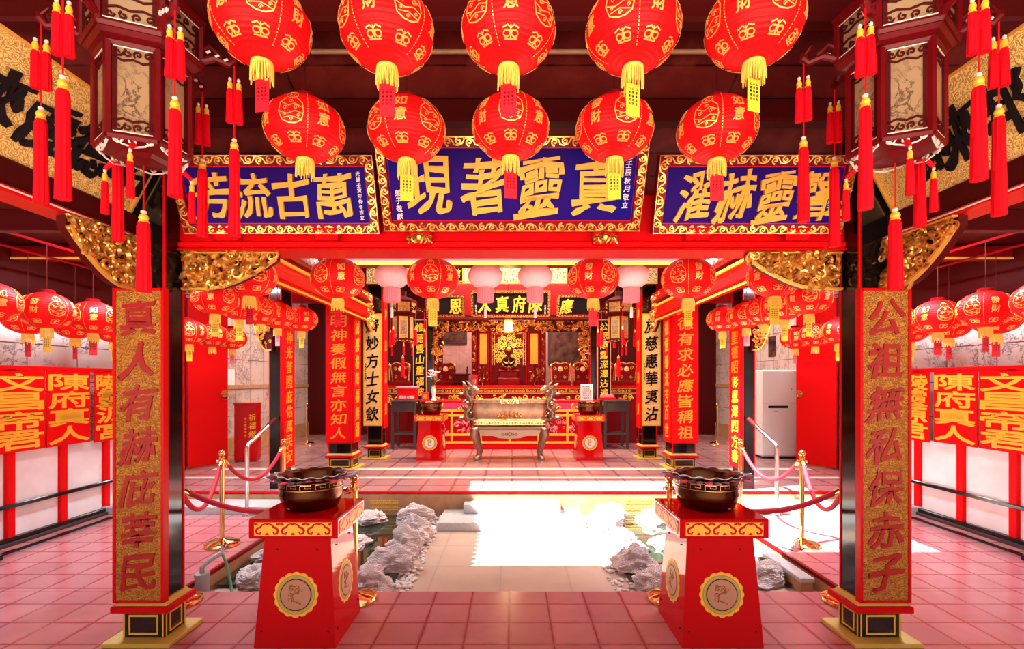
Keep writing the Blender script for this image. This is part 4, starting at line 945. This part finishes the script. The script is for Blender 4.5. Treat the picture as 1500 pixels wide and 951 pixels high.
t = thing('water_pipe', 'grey capped pipe with a small tap at the court kerb', 'pipe', (-2.44, 3.95, -.14))
MB().lathe([(.05, 0), (.05, .20), (.055, .20), (.055, .225), (.001, .23)], 20).build('pipe', 'grey_pipe', t)
m = MB(); m.tube([(0, 0, .22), (0, 0, .27), (.02, .03, .30), (.06, .16, .33)], .018, 10); m.build('outlet', 'grey_pipe', t)
m = MB(); m.lathe([(.001, .32), (.022, .33), (.022, .36), (.008, .365), (.008, .39), (.001, .39)], 12, (.06, .17, 0)); m.tube([(.03, .17, .385), (.09, .17, .385)], .007, 6); m.build('tap', 'chrome', t)
tag(MB().tube([(-2.375, 4.12, .17), (-2.33, 4.1, .10), (-2.27, 4.05, -.04), (-2.2, 3.95, -.12), (-2.0, 3.9, -.125)], .011, 8).build('garden_hose', 'hose'), 'thin green hose hanging from the grey pipe into the court', 'hose')
t = thing('kerb_stone', 'low grey topped stone wall inside the court kerb', 'wall stone', (2.40, 4.08, -.14), 0, None, 'thing')
MB().box(-.05, .05, 0, .8, 0, .10, b=.004).build('stone_side', 'brown_stone', t); MB().box(-.06, .06, -.01, .81, .10, .135, b=.005).build('stone_cap', 'grey_stone', t)
t = thing('round_spotlight', 'white round spotlight lying behind the low stone wall', 'spotlight', (2.62, 4.75, .007), .5)
m = MB(); m.tube([(0, -.06, .065), (0, .08, .065)], [.062, .05], 20); m.build('housing', 'white', t); m = MB(); m.tube([(0, -.066, .065), (0, -.06, .065)], .05, 20); m.tube([(0, -.07, .065), (0, -.066, .065)], .03, 20); m.build('lens', 'offwhite', t)
MB().box(-.02, .02, -.03, .04, 0, .02).build('bracket', 'grey_pipe', t)
for s in (-1, 1):                                       # small gold notices on the riser
    m = MB(); fr = frame((0, -.001, 0)); W = .36
    for v, n in ((.055, 14), (.022, 16), (-.03, 16), (-.063, 14)):
        for i in range(n): m.ribbon([(-W / 2 + W * (i + .12) / n, v), (-W / 2 + W * (i + .85) / n, v + .004 * (i % 3 - 1))], .014 + .006 * (i % 2), fr, .002)
    o = m.build('riser_notice', 'yellow'); o.location = (s * 1.63, PLAT - .026, 0.015); tag(o, 'small yellow lettering notice on the brown riser ' + SIDE[s], 'notice', 'riser notices')

# ------------------------------------------------------------------ the brass incense burner
t = thing('incense_burner', 'large rectangular brass incense burner on curved legs before the altar', 'incense burner', (X(746.5, 9.2), 9.25, PZ))
def rrect(a, b, r, n=6):
    out = []
    for cx, cy, a0 in ((a - r, b - r, 0), (-a + r, b - r, PI / 2), (-a + r, -b + r, PI), (a - r, -b + r, 3 * PI / 2)):
        for i in range(n + 1): q = a0 + PI / 2 * i / n; out.append((cx + r * math.cos(q), cy + r * math.sin(q)))
    return out
def loft(m, secs, mi=0):
    vs = []; fs = []; n = None
    for (a, b, r, z) in secs:
        p = rrect(a, b, r); n = len(p); vs += [(x, y, z) for x, y in p]
    for k in range(len(secs) - 1):
        for i in range(n): j = (i + 1) % n; fs.append((k * n + i, k * n + j, (k + 1) * n + j, (k + 1) * n + i))
    fs.append(tuple(range(n))); fs.append(tuple(range((len(secs) - 1) * n, len(secs) * n))); m.add(vs, fs, mi)
m = MB(); loft(m, [(.62, .27, .08, .60), (.66, .30, .09, .63), (.655, .295, .09, .70), (.62, .27, .08, .735), (.64, .285, .1, .78), (.665, .30, .1, .88), (.65, .29, .09, .98), (.635, .28, .08, 1.01), (.675, .31, .08, 1.02), (.68, .315, .08, 1.08), (.64, .28, .08, 1.085), (.60, .25, .07, 1.0), (.1, .05, .02, .98)])
body = m.build('basin', 'burner', t)
m = MB()
for k in range(26): m.lathe([(.001, -.012), (.016, -.006), (.016, .006), (.001, .012)], 8, (-.62 + .0496 * k, -.31, 1.05))
for k in range(24): m.ribbon(spiral(-.58 + .0505 * k, .668, .02, 1.1, k, 1 if k % 2 else -1, 8), .007, frame((0, -.297, 0)), .008)
m.ribbon([(-.64, .70), (.64, .70)], .01, frame((0, -.297, 0)), .008); m.ribbon([(-.64, .64), (.64, .64)], .01, frame((0, -.3, 0)), .008)
m.box(-.17, .17, -.325, -.3, 1.005, 1.095, b=.006); m.build('relief_band', 'brass', body)
m = MB(); fr = frame((0, -.30, .76))
for k in range(11):
    a = PI * (k + .5) / 11; leaf(m, (0 - .16 * math.cos(a), -.30, .77), (-math.cos(a), -.15, .7 * math.sin(a) + .1), (0, -1, 0), .07 + .05 * math.sin(a), .02, .012)
for k in range(7): a = PI * (k + .5) / 7; leaf(m, (-.08 * math.cos(a), -.305, .77), (-math.cos(a), -.2, .6 * math.sin(a) + .1), (0, -1, 0), .09, .022, .014)
m.build('lotus_relief', 'carve', body)
m = MB(); cloud_ = frame((0, -.327, 1.05)); carving(m, lambda u, v: True, (-.14, .14, -.03, .03), cloud_, 30, .035, 3, .012); m.build('cartouche', 'brass', body)
m = MB(); loft(m, [(.60, .26, .06, .50), (.63, .285, .07, .52), (.655, .30, .08, .56), (.66, .305, .08, .595), (.62, .27, .07, .605)]); st_ = m.build('stand_top', 'burner_dark', t)
m = MB(); ap = [(-.56, .54), (-.50, .44), (-.36, .46), (-.2, .40), (0, .38), (.2, .40), (.36, .46), (.50, .44), (.56, .54)]; m.flat(ap, [list(range(9))], frame((0, -.285, 0)), .02); m.flat(ap, [list(range(9))], frame((0, .265, 0)), .02)
m.build('apron', 'burner_dark', st_)
m = MB()
for k, u in enumerate((-.12, -.06, .06, .12)): m.ribbon(spiral(u, .47, .03, 1.2, k, 1 if u > 0 else -1, 10), .010, frame((0, -.31, 0)), .01)
m.ribbon(circle(0, .47, .03, n=14), .01, frame((0, -.31, 0)), .01, closed=True); m.build('apron_scroll', 'bronze', st_)
for sx in (-1, 1):
    for sy in (-1, 1):
        c = lambda a, z: (sx * (.54 + a), sy * (.22 + a * .8), z)
        m = MB(); m.tube([c(.03, .58), c(.09, .53), c(.10, .45), c(.06, .32), c(.02, .18), c(.0, .09), c(.03, .035), c(.075, .03)], [.05, .075, .068, .05, .042, .042, .045, .03], 12)
        m.lathe([(.001, 0), (.055, 0), (.06, .02), (.045, .05), (.001, .055)], 14, c(.045, 0)); m.build('leg', 'burner_dark', t)
for s in (-1, 1):
    m = MB(); p = [(.60, .72), (.72, .70), (.80, .76), (.79, .86), (.70, .92), (.68, 1.02), (.74, 1.10), (.80, 1.18), (.78, 1.28), (.70, 1.31), (.66, 1.25)]
    m.tube([(s * x, 0, z) for x, z in p], [.04, .045, .05, .052, .055, .055, .055, .05, .05, .05, .03], 12)
    for i in range(1, len(p) - 1):
        x, z = p[i]; dx, dz = p[i + 1][0] - p[i - 1][0], p[i + 1][1] - p[i - 1][1]; l = math.hypot(dx, dz)
        for q in (-1, 1):
            for yy in (-.02, .02): leaf(m, (s * (x + q * dz / l * .03), yy, z - q * dx / l * .03), (s * q * dz / l + .3, yy * 8, -q * dx / l + .3), (0, -1, 0), .12, .03, .016)
        for j in range(4): m.lathe([(.001, -.012), (.02, 0), (.001, .012)], 8, (s * (x + (j - 1.5) * .006), -.05, z + (j - 1.5) * .03))
    h = MB(); h.tube([(s * .68, 0, 1.30), (s * .62, -.02, 1.26), (s * .57, -.03, 1.24)], [.055, .05, .025], 10); h.tube([(s * .68, 0, 1.24), (s * .60, -.02, 1.19)], [.035, .015], 8)
    for yy in (-.04, .04): h.tube([(s * .69, yy, 1.32), (s * .75, yy * 1.5, 1.37), (s * .79, yy * 1.6, 1.42)], [.016, .012, .004], 6)
    hd = m.build('dragon_handle', 'burner_dark', t); h.build('dragon_head', 'burner', hd)

# ------------------------------------------------------------------ altar of the hall
t = thing('offering_table', 'wide offering table with magenta cloth and gilt framed red panels', 'table', (-.05, 10.4, PZ))
m = MB(); m.box(-1.86, 1.86, 0, .55, .97, 1.01, b=.006); m.box(-1.84, 1.84, .01, .5, 0, .10, b=.004); m.build('table_top', 'bright_red', t)
MB().box(-1.82, 1.82, .03, .5, .10, .97).build('table_body', 'red', t)
MB().box(-1.8, 1.8, -.004, .03, .83, .965, b=.01).build('cloth_valance', 'pink', t)
m = MB()
for x in [-1.8 + .6 * i for i in range(7)]: m.box(x - .022, x + .022, -.012, .03, .12, .83)
for z in (.14, .30, .70, .80): m.box(-1.82, 1.82, -.01, .03, z - .022, z + .022)
m.build('gilt_frame', 'gold_paint', t)
for i in range(6):
    x = -1.5 + .6 * i; fr = frame((x, .028, .5)); m = MB(); carving(m, lambda u, v: abs(u) < .24 and abs(v) < .16, (-.24, .24, -.16, .16), fr, 26, .09, 40 + i, .01, 0); m.build('flower_panel', 'tag_pink', t)
    m = MB(); carving(m, lambda u, v: True, (-.2, .2, -.045, .045), frame((x, -.006, .895)), 8, .06, 60 + i, .006); m.build('embroidery', 'gold_paint', t)
t = thing('altar_table', 'long carved red and gold altar table along the back', 'altar', (-.05, 11.35, PZ))
MB().box(-2.95, 2.95, 0, 1.5, 1.26, 1.31, b=.008).build('table_top', 'red', t); MB().box(-2.88, 2.88, .06, 1.45, 0.0, 1.26).build('table_body', 'dark_red', t)
m = MB(); fr = frame((0, .05, 1.19)); 
for i in range(70):
    u = -2.8 + .08 * i; m.ribbon(spiral(u, 0, .036, 1.2, i, 1 if i % 2 else -1, 9), .015, fr, .014)
m.ribbon([(-2.88, .052), (2.88, .052)], .014, fr, .014); m.ribbon([(-2.88, -.052), (2.88, -.052)], .014, fr, .014); m.build('carved_frieze', 'gold', t)
for i in range(12):
    m = MB(); carving(m, lambda u, v: True, (-.16, .16, -.1, .1), frame((-2.64 + .48 * i, .055, .98)), 10, .09, 80 + i, .01)
    m.build('carved_flower', 'gold_paint', t)
for s in (-1, 1):                                   # dark side tables
    x0, x1 = (-2.5, -1.98) if s < 0 else (1.9, 2.42)
    t = thing('side_table', 'dark wooden table at the end of the offering table ' + SIDE[s], 'table', ((x0 + x1) / 2, 10.35, PZ), 0, 'dark side tables'); W = (x1 - x0) / 2
    MB().box(-W, W, -.02, .6, .98, 1.02, b=.006).build('table_top', 'dark_wood', t)
    for sx in (-1, 1):
        for y in (.02, .52): MB().box(sx * W - sx * .06, sx * W - sx * .005, y, y + .055, 0, .98, b=.004).build('leg', 'dark_wood', t)
    m = MB(); m.box(-W + .06, W - .06, .0, .03, .78, .98); m.build('apron', 'dark_wood', t); MB().box(-W + .03, W - .03, .02, .57, .30, .33).build('stretcher', 'dark_wood', t)
def boxthing(name, label, cat, loc, dims, m_, group=None):
    t = thing(name, label, cat, loc, 0, group); x, y, z = dims; MB().box(-x / 2, x / 2, -y / 2, y / 2, 0, z, b=.006).build('body', m_, t); return t
TZ = PZ + 1.02
t = boxthing('donation_box', 'red donation box with white lettering on the dark side table', 'box', (-2.2, 10.6, TZ), (.40, .26, .24), 'bright_red')
MB().box(-.22, .22, -.15, .15, .24, .285, b=.01).build('lid', 'tag_pink', t)
m = MB(); fr = frame((0, -.131, .06))
for i, c in enumerate('添油香功德箱'): write(m, c, fr, -.14 + .056 * i, 0, .045, .06, .002, .03)
m.build('lettering', 'notice', t)
t = boxthing('wish_card', 'little red card standing beside the donation box', 'card', (-1.82, 10.5, PZ + 1.01), (.14, .03, .17), 'tag_red'); 
m = MB(); write(m, '福', frame((0, -.016, .085)), 0, 0, .08, .09, .001, .02, .6); m.build('lettering', 'gold_paint', t)
t = thing('notice_sign', 'white paper notice standing on the offering table', 'sign', (1.58, 10.6, PZ + 1.01)); MB().box(-.13, .13, -.008, .008, 0, .34, b=.003).build('sheet', 'notice', t)
m = MB(); rg = random.Random(2)
for r in range(6):
    for i in range(4 if r < 2 else 5): write(m, '請勿觸摸香火拍照敬告信眾'[(r * 5 + i) % 12], frame((0, -.009, .29)), -.08 + .04 * i, -.048 * r, .03, .034, .001, .02)
m.build('lettering', 'dark_wood', t)
t = thing('flower_vase', 'pale vase of light flowers on the offering table', 'vase', (-1.66, 10.62, PZ + 1.01)); MB().lathe([(.001, 0), (.06, 0), (.045, .03), (.03, .06), (.04, .14), (.05, .2), (.035, .27), (.05, .3), (.001, .29)], 18).build('vessel', 'offwhite', t)
m = MB(); m2 = MB(); rg = random.Random(6)
for k in range(14):
    a = rg.uniform(0, 6.28); r = rg.uniform(.02, .13); z = rg.uniform(.4, .62); m.tube([(0, 0, .28), (r * .5 * math.cos(a), r * .5 * math.sin(a), .38), (r * math.cos(a), r * math.sin(a), z)], .005, 5)
    leaf(m, (r * .5 * math.cos(a), r * .5 * math.sin(a), .38), (math.cos(a), math.sin(a), .6), (0, 0, 1), .10, .02, .01)
    for j in range(6): leaf(m2, (r * math.cos(a), r * math.sin(a), z), (math.cos(j * 1.05), math.sin(j * 1.05) - .3, .5), (0, 0, 1), .06, .02, .012)
m.build('stems', 'leaf', t); m2.build('blossoms', 'flower', t)
t = thing('red_tray', 'small red tray of gold paper beside the black altar board', 'tray', (2.02, 10.62, TZ)); MB().box(-.16, .16, -.1, .1, 0, .05, b=.006).build('tray', 'bright_red', t); m = MB()
for i in range(7): m.box(-.14 + .04 * i, -.11 + .04 * i, -.08, .08, .05, .10 + .01 * (i % 2))
m.build('paper_slips', 'tag_pink', t)
AZ = PZ + 1.31
def throne(x, label):
    t = thing('spirit_throne', label, 'throne', (x - .0, 12.2, AZ), 0, 'carved ritual thrones on the altar')
    MB().box(-.24, .24, -.12, .12, .0, .1, b=.01).build('seat', 'dark_red', t)
    m = MB(); m.flat([(-.2, .1), (.2, .1), (.24, .5), (.12, .56), (0, .53), (-.12, .56), (-.24, .5)], [list(range(7))], frame((0, .1, 0)), .03); m.build('backrest', 'dark_red', t)
    m = MB(); fr = frame((0, .068, 0)); m.ribbon([(-.2, .1), (.2, .1), (.24, .5), (.12, .56), (0, .53), (-.12, .56), (-.24, .5)], .022, fr, .01, closed=True)
    for s in (-1, 1):
        m.lathe([(.001, 0), (.02, .02), (.02, .35), (.035, .38), (.012, .42), (.001, .44)], 10, (s * .23, -.1, .1)); m.ribbon(spiral(s * .13, .42, .05, 1.2, 0, s, 10), .014, fr, .01)
        m.ribbon(spiral(s * .12, .2, .04, 1.2, 2, s, 10), .012, fr, .01)
    m.build('gilt_carving', 'carve', t)
    m = MB(); m.flat(circle(0, .40, .06, n=24), [list(range(24))], fr, .012, 0); h = [(0, .46)] + [(.06 * math.sin(a), .40 + .06 * math.cos(a)) for a in [PI * i / 12 for i in range(1, 13)]] + [(-.03 * math.sin(PI * i / 6), .37 - .03 * math.cos(PI * i / 6)) for i in range(1, 6)] + [(.03 * math.sin(PI * i / 6), .43 - .03 * math.cos(PI * i / 6)) for i in range(0, 6)]
    m.flat(h, [list(range(len(h)))], fr, .015, 1); m.build('yin_yang_disc', ('notice', 'gold_paint'), t)
for x, lb in ((-2.72, 'carved red throne behind the red donation box'), (-1.62, 'carved red throne behind the flower vase'), (1.18, 'carved red throne under the dark glazed picture'), (1.73, 'carved red throne half hidden behind the white notice'), (2.27, 'carved red throne behind the small red tray'), (2.80, 'carved red throne at the altar end past the tray')): throne(x, lb)
t = thing('candle_stand', 'low dark carved stand with two knobs on the altar', 'stand', (-1.22, 12.0, AZ)); MB().box(-.22, .22, -.1, .1, .0, .05).build('foot', 'maroon', t); MB().box(-.18, .18, -.07, .07, .05, .24, b=.01).build('body', 'maroon', t); MB().box(-.23, .23, -.1, .1, .24, .28, b=.008).build('top', 'maroon', t)
for s in (-1, 1): MB().lathe([(.03, .28), (.018, .31), (.03, .36), (.014, .40), (.02, .44), (.001, .46)], 12, (s * .15, 0, 0)).build('knob', 'maroon', t)
t = boxthing('offering_box', 'small bright red box with a white emblem on the altar', 'box', (-.86, 11.6, AZ), (.12, .1, .25), 'tag_red'); m = MB(); m.flat(circle(0, .1, .035, .05, 14), [list(range(14))], frame((0, -.051, 0)), .003); m.build('emblem', 'notice', t)
for s in (-1, 1):
    m = MB(); m.lathe([(.001, 0), (.06, 0), (.05, .03), (.02, .06), (.03, .16), (.02, .25), (.055, .30), (.001, .3)], 14); m.lathe([(.022, .3), (.022, .5), (.001, .5)], 12); tag(m.build('altar_candle', 'bronze'), 'dark altar candlestick beside the shrine ' + SIDE[s], 'candlestick', 'altar candlesticks').location = (-.08 + s * .62, 11.7, AZ)
sbox('trim_24', 'maroon', -1.72, 1.72, 10.86, 10.98, 2.93, 3.02, label='dark beam below the altar plaques')
sbox('trim_25', 'dark_red', -1.72, 1.72, 11.08, 11.14, 2.95, 4.39, label='dark red board behind the altar plaques')
for s in (-1, 1): sbox('trim_%d' % (26 + (s > 0)), 'maroon', s * .5, s * 1.7, 10.66, 10.9, 2.90, 2.955, label='ledge below the altar plaques ' + SIDE[s])
# shrine with the seated statue
t = thing('altar_shrine', 'carved red and gold shrine niche in the middle of the altar', 'shrine', (-.08, 12.45, AZ))
for s in (-1, 1):
    m = MB(); m.box(s * .46, s * .92, -.05, .2, 0, 1.46, b=.01); m.build('side_screen', 'dark_red', t)
    m = MB()
    for x in (.44, .50, .74, .80): m.lathe([(.022, 0), (.03, .03), (.02, .08), (.02, 1.38), (.03, 1.42), (.001, 1.42)], 10, (s * x, -.08, 0))
    m.build('colonnette', 'dark_red', t)
    MB().box(s * .53, s * .72, -.075, -.05, .52, 1.28, b=.006).build('amber_panel', 'char_gold', t)
    m = MB(); m.box(s * .40, s * 1.0, -.14, .2, 1.46, 1.50, b=.01); m.box(s * .44, s * .96, -.12, .2, 1.38, 1.46); m.build('cornice', 'red', t)
    m = MB(); carving(m, lambda u, v: True, (-.25, .25, -.05, .05), frame((s * .7, -.12, 1.56)), 24, .06, 90 + s, .03); carving(m, lambda u, v: True, (-.14, .14, -.18, .18), frame((s * .64, -.06, .28)), 24, .06, 94 + s, .03)
    carving(m, lambda u, v: True, (-.03, .03, -.6, .6), frame((s * .84, -.06, .72)), 26, .06, 97 + s, .02); m.build('gilt_carving', 'carve', t)
MB().box(-.46, .46, .12, .2, 0, 1.62).build('back_board', 'dark_red', t)
m = MB(); fr = frame((0, .10, 0)); m.ribbon([(-.42, .5), (-.42, 1.36), (.42, 1.36), (.42, .5)], .03, fr, .03); m.ribbon([(-.36, .5), (-.36, 1.28), (.36, 1.28), (.36, .5)], .02, fr, .03); carving(m, lambda u, v: v > 1.3 or abs(u) > .36, (-.41, .41, .5, 1.35), fr, 60, .05, 33, .02); m.build('gilt_frame', 'carve', t)
m = MB(); fr = frame((0, .09, .86))
for ring, n, q in ((.16, 9, .06), (.25, 13, .07), (.33, 16, .07)):
    for k in range(n):
        a = 2 * PI * k / n; c = (ring * math.cos(a), ring * 1.1 * math.sin(a)); m.ribbon(spiral(c[0], c[1], q, 1.3, a, 1 if k % 2 else -1, 12), .022, fr, .03 + .03 * (.36 - ring))
m.build('cloud_halo', 'gold', t)
m = MB(); m.box(-.26, .26, -.25, .1, 0, .18, b=.01); m.box(-.22, .22, -.2, .1, .18, .34, b=.01); m.box(-.25, .25, -.23, .1, .34, .38, b=.01); m.build('statue_base', 'dark_red', t)
st = thing('deity_statue', 'small dark seated robed statue before the gold halo', 'statue', (-.08, 12.36, AZ + .38))
m = MB(); m.lathe([(.001, 0), (.15, 0), (.16, .05), (.13, .12), (.09, .2), (.1, .27), (.085, .32), (.035, .35), (.032, .37), (.05, .39), (.062, .43), (.058, .48), (.035, .52), (.001, .53)], 20, sy=.75)
for s in (-1, 1): m.tube([(s * .09, 0, .30), (s * .13, -.03, .2), (s * .06, -.10, .14), (s * .015, -.11, .15)], [.035, .038, .035, .02], 10); m.tube([(s * .05, -.04, .07), (s * .13, -.12, .06), (s * .03, -.14, .03)], [.05, .05, .03], 10)
m.build('robed_figure', 'bronze', st); m = MB(); m.lathe([(.06, .47), (.07, .5), (.05, .55), (.02, .58), (.015, .64), (.001, .65)], 14); m.build('crown', 'gold', st)
# carved beam and hanging lamp over the altar
t = thing('carved_screen', 'gilded carved beam with hanging ends above the altar', 'carving', (-.02, 11.06, 2.68)); MB().box(-1.72, 1.72, -.03, .04, 0, .25, b=.006).build('backing', 'maroon', t)
m = MB(); carving(m, lambda u, v: True, (-1.68, 1.68, .02, .23), frame((0, -.03, 0)), 230, .085, 51, .03); m.build('carved_foliage', 'carve', t)
for s in (-1, 1):
    MB().frustum(s * 1.5, s * 1.7, -.03, .02, -.75, s * 1.5, s * 1.7, -.03, .02, 0).build('end_backing', 'maroon', t)
    m = MB(); carving(m, lambda u, v: -.72 < v < 0 and abs(u) < .06 + .05 * (v > -.5), (-.11, .11, -.75, 0), frame((s * 1.6, -.03, 0)), 60, .08, 54 + s, .03); m.build('hanging_carving', 'carve', t)
t = thing('altar_lamp', 'glowing yellow lamp hanging above the altar shrine', 'lamp', (X(745, 10.85), 10.85, 2.66)); MB().lathe([(.001, 0), (.085, 0), (.09, .02), (.09, .23), (.001, .235)], 12).build('lamp_glass', 'lamp_glow', t)
m = MB(); m.lathe([(.11, .23), (.12, .25), (.06, .31), (.001, .32)], 12); m.lathe([(.095, -.012), (.1, 0), (.095, .01)], 12)
for k in range(6): m.tube([(.095 * math.cos(k * PI / 3), .095 * math.sin(k * PI / 3), 0), (.095 * math.cos(k * PI / 3), .095 * math.sin(k * PI / 3), .24)], .008, 5)
m.build('lamp_frame', 'gold', t); MB().tube([(0, 0, .32), (0, 0, 1.74)], .006, 6).build('cord', 'black', t)
l = bpy.data.lights.new('altar_lamp_light', 'POINT'); l.energy = 25; l.color = (1, .75, .4); l.shadow_soft_size = .1; lo = bpy.data.objects.new('altar_lamp_light', l); C.objects.link(lo); lo.location = (X(745, 10.85), 10.7, 2.55)
for nm, lb, x0, x1, z0, z1 in (('glazed_picture', 'low wide dark picture on the marble wall above the flower vase', -1.86, -1.2, 2.58, 2.90), ('glazed_picture', 'tall dark glazed picture on the marble wall above the thrones', .96, 1.86, 2.02, 2.92)):
    t = thing(nm, lb, 'picture', ((x0 + x1) / 2, 13.38, z0)); W = (x1 - x0) / 2
    MB().box(-W, W, -.03, .02, 0, z1 - z0, b=.01).build('frame', 'dark_wood', t); MB().box(-W + .05, W - .05, -.034, -.02, .05, z1 - z0 - .05).build('glazed_sheet', 'picture', t)
for s in (-1, 1):
    struct(MB().box(s * 2.2, s * 5.39, 13.25, 13.38, 0, 4.39).build('trim_%d' % (20 + (s > 0)), 'maroon'), 'dark red wall boards beside the altar ' + SIDE[s])
    t = thing('tie_board', 'red board with gilded carving tying two hall pillars ' + SIDE[s], 'beam', (s * 2.55, 8.37, 2.86), 0, 'carved tie boards')
    MB().box(-.03, .03, 0, .72, 0, .30, b=.006).build('board', 'red', t)
    m = MB(); carving(m, lambda u, v: True, (-.3, .3, .05, .25), frame((-s * .03, .36, 0), (0, -s, 0)), 40, .08, 70 + s, .02); m.build('gilt_carving', 'carve', t)
    bracket('gilded curl bracket below the tie board of the hall ' + SIDE[s], (s * 2.5, 9.02, 2.84), (0, -1, 0), .55, .36, 76 + s, (-s, 0, 0), 50)
    struct(MB().box(s * 2.62, s * 5.58, 9.0, 9.1, 3.0, 4.39).build('trim_%d' % (22 + (s > 0)), 'dark_red'), 'dark red wall board above the hall side bay ' + SIDE[s])
